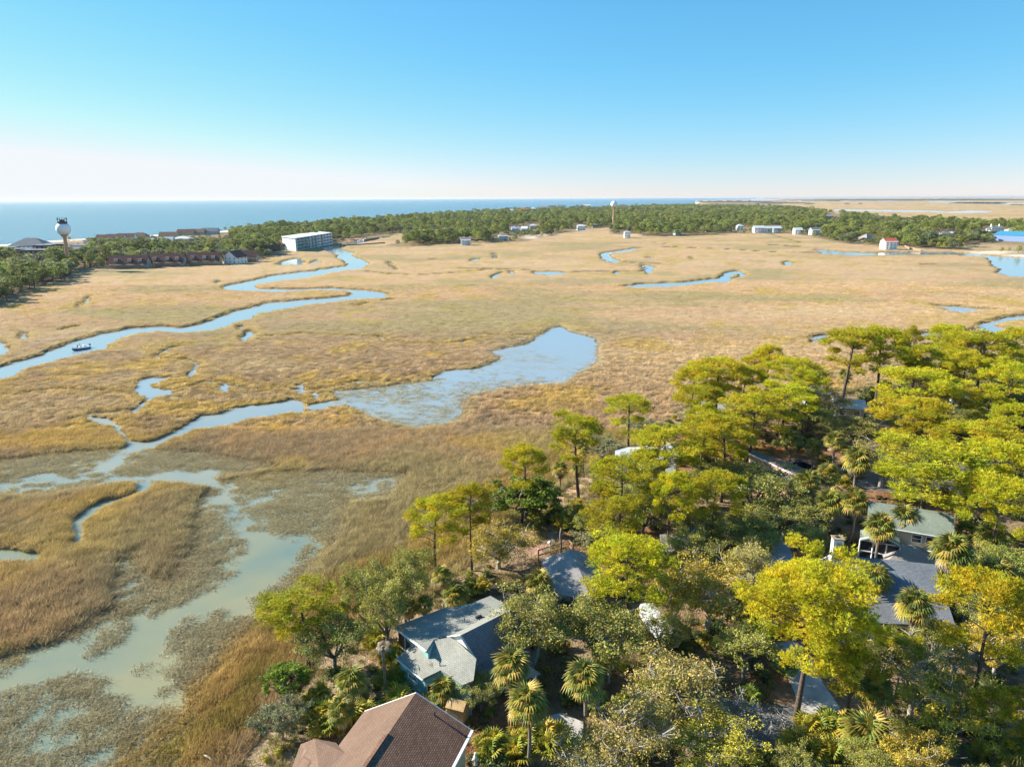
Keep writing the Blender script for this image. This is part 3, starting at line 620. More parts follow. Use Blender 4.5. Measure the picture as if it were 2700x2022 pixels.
PINE = [pine_protos(i, 15, 8.5, 15+i % 4, 100+i, tufts=40) for i in range(6)]
PINE_BIG = pine_protos(9, 17, 12.5, 34, 321, .95, 54, 6, low=.42)
OAK = [oak_protos(i, 8, 8.5, 200+i, leaves=9500) for i in range(4)]
OAKY = [oak_protos(i, 8, 8.5, 220+i, col=(.42, .36, .05), leaves=8500, bark='palebark', twigs=1) for i in range(2)]
OAKP = [oak_protos(i, 8, 8.5, 240+i, col=(.42, .36, .11), leaves=5200, bark='palebark', twigs=4) for i in range(3)]
CEDAR = [oak_protos(i, 6, 5, 260+i, col=(.17, .25, .02), leaves=9000, size=.2) for i in range(2)]
GREYB = [oak_protos(i, 4, 5, 270+i, col=(.27, .28, .14), leaves=8000, size=.14) for i in range(2)]
BARE = oak_protos(0, 7, 7, 290, col=(.2, .16, .05), leaves=500, bark='palebark', twigs=7)

# shrubs
def shrub_proto(seed, col, n=1100, size=.2):
    u = unit(n); u[:, 2] = np.abs(u[:, 2]); k = 9; cc = unit(k)*.55; cc[:, 2] = np.abs(cc[:, 2])*.8+.25; ci = RNG.integers(0, k, n)
    C = cc[ci]+unit(n)*(.42*RNG.random((n, 1))**.4); C[:, 2] = np.maximum(C[:, 2], .02)
    V, F, T = quads(C, np.full(n, size), np.array(col)[None]*(.6+.8*RNG.random((n, 1)))*(.7+.6*RNG.random((k, 1)))[ci], .3); return np_mesh('shrub_mesh', V, F, T, mat=M['leaf'])
SHRUB = [shrub_proto(i, c) for i, c in enumerate([(.19, .21, .05), (.27, .27, .05), (.16, .19, .06), (.34, .29, .05), (.22, .2, .09)])]

# palm fronds: petiole and pleated fan
def frond_mesh(seed, col, rad_=.85, n=17, pet=.75, droop=.45):
    rnd = random.Random(seed); V = []; F = []; T = []
    def add(vs, fs, c):
        n0 = len(V); V.extend(vs); F.extend([tuple(n0+i for i in f) for f in fs]); T.extend([c]*len(vs))
    pc = (col[0]*1.15, col[1]*1.05, col[2]*1.3)
    add([(0, -.02, 0), (0, .02, 0), (pet, .018, -.03), (pet, -.018, -.03)], [(0, 1, 2), (0, 2, 3)], pc)
    for i in range(n):
        a = (i/(n-1)-.5)*rad(265); L = rad_*(1-.28*abs(i/(n-1)-.5)*2)*rnd.uniform(.88, 1.08); wd = .062*rad_/.85
        up_ = .10*(1-abs(i/(n-1)-.5)*2); cz = -.03; c = tuple(x*rnd.uniform(.8, 1.2) for x in col)
        ca, sa = math.cos(a), math.sin(a); px, py = -sa, ca
        m1 = (pet+ca*L*.6, sa*L*.6, cz+up_+.05); tip = (pet+ca*L*.95, sa*L*.95, cz+up_-L*droop*rnd.uniform(.6, 1.3))
        add([(pet, 0, cz), (m1[0]-px*wd, m1[1]-py*wd, m1[2]-.025), (m1[0], m1[1], m1[2]+.02), (m1[0]+px*wd, m1[1]+py*wd, m1[2]-.025), tip], [(0, 1, 2), (0, 2, 3), (1, 4, 2), (2, 4, 3)], c)
    return np_mesh('frond_mesh', V, F, np.array(T), mat=M['frond'])
FR_G = [frond_mesh(i, c) for i, c in enumerate([(.26, .27, .05), (.34, .32, .06), (.18, .22, .05)])]
FR_Y = [frond_mesh(10+i, c) for i, c in enumerate([(.46, .38, .06), (.50, .37, .09)])]
FR_D = [frond_mesh(20+i, c, droop=.9) for i, c in enumerate([(.30, .22, .13), (.34, .27, .20)])]
FR_S = [frond_mesh(30+i, c, .6, 15, .6, .25) for i, c in enumerate([(.40, .37, .045), (.24, .29, .045), (.52, .41, .045)])]
def palm_trunk(H, seed):
    rnd = random.Random(seed); t = MB(); pts = limb(rnd, (0, 0, -.3), (rnd.uniform(-.3, .3), rnd.uniform(-.3, .3), H), .04, 10)
    rr = [.2, .17, .155, .15, .15, .15, .15, .16, .18, .2, .16]; t.tube(pts, rr, 9); return t.mesh('palm_trunk_mesh', M['palmbark'], True)
PT = [palm_trunk(1.0, i) for i in range(1)]
PTR = [palm_trunk(6.5, 50+i) for i in range(3)]

def gz(x, y):
    a = np.array([float(x)]); b = np.array([float(y)]); return float(ground_height(a, b, fields(a, b))[0])

used_rects = []
def frond_obj(me, parent, loc, yaw, pitch, sc, roll=0):
    o = bpy.data.objects.new('frond', me); COL.objects.link(o); o.parent = parent; o.location = loc; o.rotation_euler = (roll, -pitch, yaw); o.scale = (sc, sc, sc); return o
def palm(px, top, H, wpx, label, group='sabal palms among the houses', dead=0.3, nf=40, yellow=.35, seed=None):
    p = G(px, top, 1+H); Hc = H-.35; D = axis_dist(p); R_ = wpx*D/FPX/2; sc = R_/1.42
    rnd = random.Random(int(px*7+top)); z0 = .9
    Ht = Hc-R_*.55
    r = empty('sabal_palm', (p[0], p[1], z0), rnd.uniform(0, 6.28), label, 'palm', group)
    sxy = min(1.3, max(.75, R_/1.8)); k = Ht/6.5
    link('trunk', PTR[int(px) % 3], None, r, sc=(sxy, sxy, k))
    tp = PTR[int(px) % 3].vertices; c = np.mean([tuple(v.co) for v in tp[-9:]], 0)
    C = Vector((c[0]*sxy, c[1]*sxy, Ht))
    for i in range(nf):
        f = i/(nf-1); pit = rad(78-f*(118+rnd.uniform(-6, 6))); yaw = i*2.399+rnd.uniform(-.2, .2)
        if f > 1-dead*.55: me = rnd.choice(FR_D); pit = rad(-35-45*rnd.random()); s = sc*rnd.uniform(.75, .95)
        else: me = rnd.choice(FR_Y) if rnd.random() < yellow*(.5+f) else rnd.choice(FR_G); s = sc*rnd.uniform(.9, 1.1)
        frond_obj(me, r, C+Vector((0, 0, .25*(1-f)-.25*f)), yaw, pit, s)
    return r
def palmetto(x, y, label, group, sc=1.0, nf=11, mix=(0, 1, 2)):
    rnd = random.Random(int(x*31+y*17)); r = empty('saw_palmetto', (x, y, .93), rnd.uniform(0, 6.28), label, 'palmetto', group)
    for i in range(nf):
        pit = rad(75-60*(i/(nf-1))+rnd.uniform(-10, 10)); frond_obj(FR_S[rnd.choice(mix)], r, (rnd.uniform(-.25, .25), rnd.uniform(-.25, .25), .15+.3*rnd.random()), i*2.4+rnd.uniform(-.3, .3), pit, sc*rnd.uniform(.8, 1.15))
    return r
def tree(kind, px, top, H, wpx, label, cat, group=None, rot=None, name=None, zs=1.0):
    protos, h0, w0 = kind; p = G(px, top, 1+H); D = axis_dist(p); Wm = wpx*D/FPX
    rnd = random.Random(int(px*13+top*7)); tm, cm = protos[int(px+top) % len(protos)]
    r = empty(name or 'tree', (p[0], p[1], .85), rnd.uniform(0, 6.28) if rot is None else rot, label, cat, group)
    Wm *= 1.12; s = (Wm/w0, Wm/w0, H/h0); s = (max(s[0], .45*s[2]), max(s[0], .45*s[2]), s[2])
    link('trunk', tm, None, r, sc=s); link('crown', cm, None, r, sc=s); return r
KP = (PINE, 15, 8.9); KB = ([PINE_BIG], 17, 13); KO = (OAK, 8, 9.0); KY = (OAKY, 8, 9.0); KL = (OAKP, 8, 9.0); KC = (CEDAR, 6, 5.4); KG = (GREYB, 4, 5.4); KZ = ([BARE], 7, 7.5)

PINES = [
 (1142,1306,12,150,"slim bright pine, left one of the marsh-edge pair behind the teal house"),
 (1240,1277,12.5,118,"slim flat-topped pine, right one of the marsh-edge pair behind the teal house"),
 (1375,1168,13,125,"lone pine whose small upper crown rises above the dark cedar at the marsh edge"),
 (1531,1089,15,145,"tall open-crowned pine on the bare sandy slope, its trunk clear down to the pine straw"),
 (1663,1037,12,125,"small solitary flat-crowned pine at the marsh edge behind the pale flat-roofed house"),
 (1630,1212,13,185,"broad yellow-green pine with forked dark trunk below the pale flat-roofed house"),
 (1772,1240,13.5,105,"narrow upright pine with a rounded lime crown just right of the forked pine"),
 (1745,1125,14,190,"loose green pine whose crown overhangs the pale flat-roofed house"),
 (1918,1095,15,155,"strikingly golden-yellow pine with pale grey limbs left of the tan long-roofed house"),
 (1895,1242,13,150,"lime-crowned pine below the golden pine, left of the tan wall"),
 (1625,1318,11,150,"low spreading pine above the grey hip-roofed house"),
 (1675,1418,13,215,"big yellow pine right behind the grey hip-roofed house, overlapping its roof"),
 (1830,960,15,115,"outermost left pine of the dense marsh-edge stand"),
 (1900,938,16,160,"domed pine at the top left of the dense marsh-edge stand"),
 (1965,962,14,115,"pine tucked in the dip between the two domes of the marsh-edge stand"),
 (2025,905,16,78,"narrow pine head poking above the marsh-edge stand"),
 (2097,938,15,150,"rounded pine at the right end of the marsh-edge stand, left of the white pyramid roof"),
 (2130,975,14,85,"small dark green pine beside the right end of the marsh-edge stand"),
 (1850,1018,13,130,"pine in the lower left face of the marsh-edge stand"),
 (1985,1030,14,165,"broad pine in the lower middle of the marsh-edge stand, above the golden pine"),
 (1850,1088,13,125,"pine directly left of the golden-yellow pine"),
 (2065,1010,13,150,"two-tiered pine with long bare trunk in front of the small grey house"),
 (2240,860,20,155,"leftmost tall umbrella pine of the far right row against the marsh"),
 (2335,856,20,145,"tall umbrella pine with crooked dark limbs, second in the far right row"),
 (2405,862,17,62,"small wispy pine between the tall pines of the far right row"),
 (2420,905,17,150,"dense dark-topped pine in the middle of the right pine wood"),
 (2435,965,17,195,"large yellow-green pine below the dense dark-topped pine"),
 (2490,850,19,92,"thin pine with pale bare trunk in front of the marsh pond"),
 (2535,866,19,110,"thin pine with branching pale limbs just right of the one before the marsh pond"),
 (2612,870,20,165,"massive domed yellow pine with straight tall trunk near the right edge"),
 (2688,858,20,95,"pine cut by the right edge of the picture, in the far row"),
 (2400,1045,14,175,"flat-layered pine with thick leaning trunk beside the sandy clearing"),
 (2505,1003,13,115,"small yellow pine in front of the straight tall trunk"),
 (2580,1110,14,215,"wide flat-topped pale yellow pine above the back road"),
 (2692,1060,15,140,"shaded pine at the right edge above the back road"),
 (2480,1160,16,290,"sprawling pine with grey limbs hanging over the cream house"),
 (2650,1255,15,170,"green pine right of the cream house"),
 (2635,1505,17,225,"very bright yellow pine at the right edge beyond the charcoal roof"),
 (2655,1815,9,150,"small lime pine at the lower right edge"),
 (796,1560,9,205,"bushy lemon-yellow pine leaning over the marsh, leftmost tree of the near shore"),
 (2262,1700,9,140,"low pine branch-crown right of the large trunk by the driveway"),
 (2380,1665,8,125,"low green pine in front of the charcoal-roofed house porch"),
 (2655,1160,15,150,"yellowish pine at the right edge level with the back road"),
 (1705,1185,12,125,"small pine in front of the pale flat-roofed house"),
 (2560,922,17,110,"pine half hidden left of the massive domed pine"),
 (2665,950,17,140,"dark pine right of the massive domed pine"),
]
for x, t_, h, w_, l in PINES: tree(KP, x, t_, h, w_, l, 'pine tree', 'pine trees on the near shore', name='pine_tree')
tree(KB, 2145, 1478, 17, 335, "largest pine of all, broad golden crown and thick bare trunk beside the driveway", 'pine tree', 'pine trees on the near shore', rot=1.0, name='pine_tree')
OAKS = [
 (KO,870,1612,7.5,185,"grey-green oak in front of the lemon-yellow pine, left of the teal house"),
 (KO,962,1488,9.5,140,"oak with sinuous bare grey trunk left of the teal house porch"),
 (KO,1062,1462,9.5,140,"slender oak leaning over the back corner of the teal house"),
 (KO,1012,1528,9.3,150,"tall oak whose crown throws dappled shade on the teal house roof"),
 (KY,1318,1398,5.6,185,"yellowing oak behind the teal house, between the pine pair and the grey hip roof"),
 (KC,1392,1262,7,175,"dark green cedar below the lone pine at the marsh edge"),
 (KO,1408,1568,9,225,"large olive oak covering the right end of the teal house roof"),
 (KO,1580,1588,8.5,255,"large olive oak right of the teal house, below the big yellow pine"),
 (KO,1262,1775,4.5,115,"small dense oak at the front corner of the teal house beside the palms"),
 (KY,1880,1480,9,230,"yellow-green oak above the white trailer"),
 (KY,1780,1500,8.5,150,"yellow-tipped oak hanging over the white trailer"),
 (KL,1790,1740,8,280,"pale-limbed oak with thin yellow leaves in the lower middle"),
 (KL,1990,1432,8,150,"oak with ghostly white twigs in front of the small taupe roof"),
 (KL,1670,1850,8,250,"pale-limbed oak at the bottom, right of the driveway palms"),
 (KY,1890,1905,6,250,"oak at the bottom edge left of the asphalt road"),
 (KL,1560,1925,6,210,"twiggy oak at the bottom edge under the rightmost driveway palm"),
 (KO,1975,1640,7,170,"green oak left of the driveway's big pine"),
 (KL,2445,1695,9,250,"white-twigged oak below the charcoal-roofed house"),
 (KY,2520,1790,8,240,"olive oak low in the right corner"),
 (KO,2420,1905,5,190,"oak at the bottom edge near the right corner"),
 (KO,1810,1400,7,160,"oak right of the brown roof with the skylight"),
 (KO,2005,1232,9,230,"dark oak standing against the long tan wall"),
 (KO,2075,1310,7,200,"shaded oak below the tan wall"),
 (KO,1975,1362,7,180,"oak left of the small taupe roof"),
 (KO,2135,1385,6,130,"dark oak behind the white stair rail"),
 (KL,2195,1025,9,130,"grey-limbed oak in front of the small grey house"),
 (KO,2250,1095,8,140,"olive oak left of the sandy clearing"),
 (KL,2335,1155,9,180,"twiggy oak behind the dark-topped palm"),
 (KO,2415,1205,8,160,"olive oak between the dark-topped palm and the sprawling pine"),
 (KO,2650,1050,8,150,"dark oak under the massive domed pine"),
 (KO,2675,1000,9,130,"tall dark oak at the right edge under the pines"),
 (KG,1588,1152,4.5,130,"rounded olive bush at the left end of the pale flat-roofed house"),
 (KG,1582,1392,4.5,130,"rounded dark bush behind the grey hip-roofed house"),
 (KO,2140,1065,8,130,"oak in the shade behind the two-tiered pine"),
 (KG,1292,1305,4,95,"sparse grey bush at the marsh edge left of the dark cedar"),
 (KO,2640,1430,7,150,"oak at the right edge above the shaggy palms"),
 (KO,1705,1300,7,150,"oak filling the gap between the yellow pines in the middle"),
 (KO,1840,1340,7,140,"oak behind the brown roof with the skylight"),
 (KY,2640,1640,7,150,"yellow oak under the very bright pine at the right"),
 (KC,752,1748,4.5,115,"dark green cedar bush under the lemon-yellow pine"),
 (KG,735,1862,3.6,130,"round silvery-green bush at the bottom by the brown-roofed house"),
 (KZ,2000,1850,4.5,170,"leafless pale tree over the asphalt road"),
 (KG,1690,1105,3,80,"low grey-green bush at the marsh edge behind the pale flat-roofed house"),
 (KO,2120,1520,7,120,"oak tucked behind the largest pine"),
 (KO,2478,1632,5,135,"round bush at the right front corner of the charcoal-roofed house"),
 (KO,1760,1620,6,140,"oak right under the white trailer"),
 (KO,2330,1960,4.5,180,"oak thicket crown low beside the road palms"),
 (KO,1090,1440,6,110,"dark oak sapling left of the pine pair trunks"),
 (KC,2560,1100,6,110,"green cedar beside the back road"),
 (KO,2480,1085,7,120,"oak right of the thick leaning pine trunk"),
]
GO = 'oaks and bushes on the near shore'
for k_, x, t_, h, w_, l in OAKS:
    tree(k_, x, t_, h, w_, l, 'bush' if k_ is KG else ('cedar' if k_ is KC else 'oak tree'), GO, name='bush' if k_ is KG else ('cedar_tree' if k_ is KC else 'oak_tree'))
PALMS = [
 (1350,1730,8.5,112,"leftmost and tallest of the three driveway palms, beside the porch roof"),
 (1390,1822,8,118,"middle palm of the three by the driveway, nearest the bottom edge"),
 (1540,1755,9.5,115,"rightmost of the three driveway palms, standing alone"),
 (1475,1218,6,50,"slim palm with clean grey trunk on the sandy slope by the marsh"),
 (1520,1222,3.5,40,"short palm beside the tall pine on the sandy slope"),
 (1541,1172,6,38,"palm crown peeking from behind the tall sandy-slope pine"),
 (930,1768,5.5,90,"leaning palm with rough dark trunk between the marsh and the brown-roofed house"),
 (1080,1580,4.5,62,"palm at the back left corner of the teal house"),
 (1120,1572,5,56,"palm just right of the one at the teal house's back corner"),
 (1200,1545,4,80,"bushy dark palm behind the teal house roof"),
 (1165,1498,5.5,62,"dark palm behind the teal house under the pine pair"),
 (1420,1510,5,80,"palm behind the right end of the teal house"),
 (2085,1140,7,66,"palm above the right end of the tan flat-roofed house"),
 (2150,1162,6,50,"slim green palm right of the tan flat-roofed house"),
 (2207,1142,9,62,"tall palm with yellow crown and long trunk in the right middle"),
 (2265,1190,8,86,"palm with a very dark round crown by the back road"),
 (2130,1248,8,76,"cluster palm against the tan wall"),
 (2188,1232,6,70,"palm right of the cluster against the tan wall"),
 (2195,1305,7,88,"palm with hanging dead fronds above the white chimney"),
 (2254,1298,8,82,"palm in front of the green roof's left end"),
 (2325,1366,8,88,"round-headed palm in front of the cream house"),
 (2385,1343,7,86,"palm overlapping the cream house's windows"),
 (2520,1422,8,112,"big shaggy yellow palm right of the cream house"),
 (2615,1395,7,90,"palm behind the big shaggy yellow palm"),
 (2625,1488,6,100,"palm between the shaggy palm and the very bright pine"),
 (2560,1520,6,90,"palm at the right rake of the charcoal roof"),
 (2310,1500,7,92,"palm rising over the charcoal roof beside the largest pine"),
 (2415,1568,7,100,"palm in front of the charcoal roof's lower edge"),
 (2300,1795,6,110,"dark shaggy palm right of the big trunk"),
 (2570,1040,7,50,"left palm of the pair under the massive domed pine"),
 (2596,1055,6,46,"right palm of the pair under the massive domed pine"),
 (2337,1030,7,46,"palm behind the sandy clearing"),
 (2232,978,7,42,"palm behind the small grey house"),
 (2180,996,6,36,"small yellow palm right of the white pyramid roof"),
 (2550,1378,6,70,"palm at the right end of the cream house"),
 (1146,1750,3.4,58,"small yellow palm against the teal house wall"),
 (1168,1795,3.2,85,"spreading palm between the teal house and the brown roof"),
 (2692,1950,5,115,"palm in the bottom right corner"),
 (2295,1905,4,150,"wide low palm at the bottom right of the big trunk"),
 (1785,1550,5,60,"green palm below the white trailer"),
 (1990,1225,6,55,"shaded palm at the left end of the tan house"),
 (900,1850,3.5,80,"low palm in the thicket left of the brown roof"),
]
for x, t_, h, w_, l in PALMS: palm(x, t_, h, w_, l, nf=40 if w_ > 70 else 28)
# sago clumps
for x, y, l in [(1975,1848,"dark spiky sago in the straw bed left of the driveway"), (2068,1775,"dark spiky sago right beside the driveway"), (1577,1865,"bright spiky sago right of the rightmost driveway palm")]:
    p = G(x, y, 1.); palmetto(p[0], p[1], l, 'spiky sago clumps by the drives', 1.35, 22, (1, 1, 1))
# dead palm and snag
p = G(1008, 1692, 7.5); r = empty('dead_palm', (p[0], p[1], .9), 0, "dead palm with collapsed brown fronds and thin trunk left of the teal house", 'palm')
link('trunk', PTR[0], None, r, sc=(.8, .8, .95)); c = Vector((0.1, 0, 6.2))
for i in range(9): frond_obj(FR_D[i % 2], r, c, i*2.4, rad(5-45*random.random()), .62)
p = G(1478, 1462, 1); t = MB(); t.tube([(0, 0, -.3), (.05, 0, 1.5), (-.05, .05, 3), (.02, 0, 4.0)], [.17, .15, .17, .13], 8)
tag(t.build('palm_stump', M['palmbark'], None, True, loc=(p[0], p[1], 1)), "bare palm trunk without a crown at the deck rail by the grey hip roof", 'trunk')
# ================================================================= MARSH GRASS (instanced clumps of blades)
HID = bpy.data.collections.new('prototypes')
def proto(name, me): o = bpy.data.objects.new(name, me); HID.objects.link(o); return o
def gn_scatter(name, pts, rotz, scl, idx, tint, protos, mat_label, tilt=None):
    sub = bpy.data.collections.new(name+'_protos')
    for i, me in enumerate(protos):
        o = bpy.data.objects.new(f'{name}_proto_{i:02d}', me); sub.objects.link(o)
    me = bpy.data.meshes.new(name); me.vertices.add(len(pts)); me.vertices.foreach_set('co', np.asarray(pts, np.float32).ravel())
    def att(nm, ty, arr, key):
        a = me.attributes.new(nm, ty, 'POINT'); a.data.foreach_set(key, arr)
    att('scl', 'FLOAT_VECTOR', np.asarray(scl, np.float32).ravel(), 'vector'); att('idx', 'INT', np.asarray(idx, np.int32), 'value')
    rv = np.zeros((len(pts), 3), np.float32); rv[:, 2] = rotz
    if tilt is not None: rv[:, :2] = tilt
    att('rot', 'FLOAT_VECTOR', rv.ravel(), 'vector')
    c = np.ones((len(pts), 4), np.float32); c[:, :3] = tint; att('tint', 'FLOAT_COLOR', c.ravel(), 'color')
    o = bpy.data.objects.new(name, me); COL.objects.link(o)
    ng = bpy.data.node_groups.new(name, 'GeometryNodeTree')
    ng.interface.new_socket('Geometry', in_out='INPUT', socket_type='NodeSocketGeometry'); ng.interface.new_socket('Geometry', in_out='OUTPUT', socket_type='NodeSocketGeometry')
    gi = ng.nodes.new('NodeGroupInput'); go = ng.nodes.new('NodeGroupOutput')
    ip = ng.nodes.new('GeometryNodeInstanceOnPoints'); ci = ng.nodes.new('GeometryNodeCollectionInfo'); ci.inputs['Collection'].default_value = sub; ci.inputs['Separate Children'].default_value = True; ci.inputs['Reset Children'].default_value = True
    def na(nm, ty): x = ng.nodes.new('GeometryNodeInputNamedAttribute'); x.data_type = ty; x.inputs['Name'].default_value = nm; return x.outputs['Attribute']
    L = ng.links.new
    L(gi.outputs[0], ip.inputs['Points']); L(ci.outputs[0], ip.inputs['Instance']); ip.inputs['Pick Instance'].default_value = True
    L(na('idx', 'INT'), ip.inputs['Instance Index']); L(na('scl', 'FLOAT_VECTOR'), ip.inputs['Scale'])
    er = ng.nodes.new('FunctionNodeEulerToRotation'); L(na('rot', 'FLOAT_VECTOR'), er.inputs[0]); L(er.outputs[0], ip.inputs['Rotation'])
    L(ip.outputs[0], go.inputs[0])
    md = o.modifiers.new('scatter', 'NODES'); md.node_group = ng
    return tag(o, mat_label, None, None, 'stuff')
def tuft_mesh(seed, n=70, R_=.55, h=.75, wd=.022, lean=.35):
    r2 = np.sqrt(RNG.random(n))*R_; a = RNG.random(n)*6.283; C = np.stack([r2*np.cos(a), r2*np.sin(a), np.full(n, -.08)], 1)
    D = np.stack([RNG.normal(size=n)*lean, RNG.normal(size=n)*lean, np.ones(n)], 1); D[:, 0] += .18; D *= (h*(.55+.6*RNG.random(n)))[:, None]
    V, F, T = tris(C, D, wd*(.7+.8*RNG.random(n)), np.ones((n, 3))); return np_mesh('marsh_grass_mesh', V, F, mat=M['blade'])
TUFT = [tuft_mesh(i, 46, .6, .72+.1*i, .034) for i in range(5)]+[tuft_mesh(9+i, 30, .62, .7, .032, .5) for i in range(3)]
def rand_view(n, d0, d1, smax=.80, power=1.0):
    u = RNG.random(n); d = (d0**power+(d1**power-d0**power)*u)**(1/power)
    s = (RNG.random(n)*2-1)*smax; return s*d, d
# candidates: area-uniform up close, thinning and growing with distance
X1, Y1 = rand_view(170000, 42, 150, 1.1, 2.0); X2, Y2 = rand_view(130000, 150, 420, .85, 1.2)
X = np.concatenate([X1, X2]); Y = np.concatenate([Y1, Y2]); px, py = to_px(X, Y)
k = (px > -160) & (px < 2860) & (py < 2150); X = X[k]; Y = Y[k]
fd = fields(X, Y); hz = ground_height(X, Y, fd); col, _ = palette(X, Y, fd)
flatm = 1-sstep(fd['fl'], -2, 4); cl = fbm(X, Y, 1.6, 61, 3); cl2 = fbm(X, Y, 14, 63, 2)
ok = (fd['up'] > -1.0) & (fd['gul'] > .15)
keep = np.where(flatm > .4, (cl+.45*cl2) > .47+.26*(1-sstep(fd['w'], -.5, 3.5)), fd['w'] > .25)
shal = fbm(X, Y, 11, 67, 3)
_pa, _pb = to_px(X, Y); poolc = ((_pa > 860) & (_pa < 1600) & (_pb > 850) & (_pb < 1135))*1.0*(fbm(X*.6+Y*.5, Y, 6, 97, 2) > .42)
stray = (fd['w'] < 0) & (fd['dist'] < 330) & (flatm > .2) & (cl+.9*shal > 1.02+.5*sstep(-fd['w'], 0, 4.5)-.40*poolc)
ok &= (keep | stray) & ~((fd['w'] < -.8) & ~stray) & (fd['sea'] > 8)
ok &= ~((fd['dist'] > 170) & (RNG.random(len(X)) < .25))
X, Y, hz, col, flatm, dd, ww = X[ok], Y[ok], hz[ok], col[ok], flatm[ok], fd['dist'][ok], fd['w'][ok]; cl_ = cl[ok]
sc = (1+.9*sstep(dd, 110, 400))*(.8+.5*RNG.random(len(X))); hgt = (.7+.5*cl_)*(1-.25*flatm)*(1-.35*sstep(dd, 110, 300))
tall = 1-.25*(1-sstep(ww, 0, 3)); hgt = hgt*tall
fade = 1-.75*sstep(dd, 230, 420)
idx_ = np.where(flatm > .4, RNG.integers(5, 8, len(X)), RNG.integers(0, 5, len(X)))
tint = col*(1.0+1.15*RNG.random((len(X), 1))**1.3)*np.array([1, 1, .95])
z_ = np.maximum(hz-.05, -.1)-.5*sstep(dd, 170, 330)+.12*0
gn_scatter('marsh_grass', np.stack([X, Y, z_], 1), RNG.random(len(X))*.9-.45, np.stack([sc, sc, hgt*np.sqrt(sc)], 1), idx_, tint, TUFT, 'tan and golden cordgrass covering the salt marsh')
print('grass', len(X))
# dry brush and low herbs on the near upland rim
X, Y = rand_view(60000, 42, 200, power=1.6); fd = fields(X, Y); upd = -fd['up']; n9 = fbm(X, Y, 6, 71, 3)
ok = (upd > .0) & ((upd < 7) | (n9 > .55)) & (RNG.random(len(X)) < .55); X, Y, upd = X[ok], Y[ok], upd[ok]; fd = {k_: v[ok] for k_, v in fd.items()}
hz = ground_height(X, Y, fd); cc = np.array([.30, .24, .09])[None]*(.6+.7*RNG.random((len(X), 1))); gr = RNG.random(len(X)) < .4; cc[gr] = np.array([.16, .17, .04])*(.7+.6*RNG.random((gr.sum(), 1)))
s_ = .5+.6*RNG.random(len(X))
PXc, PYc = to_px(X, Y, 1.0)
NOFOL = [(1400,1870,1545,2010),(2060,1690,2240,1990),(1800,1830,2330,1985),(2500,1180,2700,1340),(2200,1225,2340,1300),(1035,1600,1300,1800),(800,1860,1240,2050)]
kk = np.ones(len(X), bool)
for a, b_, c_, d_ in NOFOL: kk &= ~((PXc > a) & (PXc < c_) & (PYc > b_) & (PYc < d_))
gn_scatter('dry_brush', np.stack([X, Y, hz-.05], 1)[kk], RNG.random(kk.sum())*6, np.stack([s_, s_, s_*.8], 1)[kk], RNG.integers(0, 8, kk.sum()), (cc*1.2)[kk], TUFT, 'dry brush and low herbs on the sandy ground between the trees')

# ================================================================= SHRUB LAYER AND FILL TREES ON THE NEAR SHORE
KEEP = [(1310,1450,1440,1550),(1035,1560,1430,1810),(760,1820,1270,2040),(1430,1440,1600,1560),(1620,1165,1800,1215),(1750,1400,1870,1460),(2120,985,2190,1030),(2195,1030,2260,1085),(1965,1190,2130,1290),(2005,1420,2105,1490),(2230,1310,2520,1450),(2190,1395,2530,1650),
 (1690,1595,1830,1720),(1400,1870,1560,2010),(2060,1690,2240,1960),(1850,1850,2330,1970),(1440,1240,1600,1330),(1390,1400,1500,1480),(2530,1190,2640,1330),(2235,1100,2340,1155),(2200,1225,2340,1295),(950,1560,1040,1790),(620,1880,780,2040)]
def blocked(x, y, h, w_):
    p = np.array([x, y, 1+h]); D = axis_dist(p); a, b_ = to_px(x, y, 1+h); c_, d_ = to_px(x, y, 1.0); hw = w_/2*FPX/D
    for r in KEEP:
        if a+hw > r[0] and a-hw < r[2] and d_ > r[1] and b_ < r[3]: return True
    return False
placed = []; FILLS = {}
ZONES = [((1000,1250),(1450,1700),'in the thicket between the marsh edge and the teal house'), ((600,1650),(1000,2022),'in the thicket left of the brown-roofed house'), ((1450,1050),(1900,1500),'in the wood round the pale flat-roofed house'),
 ((1900,900),(2250,1500),'in the dark wood round the tan long-roofed house'), ((2250,850),(2750,1300),'in the pine wood by the back road'), ((2250,1300),(2750,1700),'around the cream and charcoal-roofed houses'),
 ((1400,1500),(2050,2060),'in the oak thicket left of the asphalt road'), ((2050,1650),(2750,2100),'in the bottom right corner wood')]
def zone(x, y):
    a, b_ = to_px(x, y, 1.0)
    for (p0, p1, t_) in ZONES:
        if p0[0] <= a < p1[0] and p0[1] <= b_ < p1[1]: return t_
    return 'at the fringe of the near shore wood'
cand = 0; nt_ = 0; ns_ = 0
rnd = random.Random(5)
XT, YT = rand_view(6000, 45, 240, .82, 1.3); fdt = fields(XT, YT)
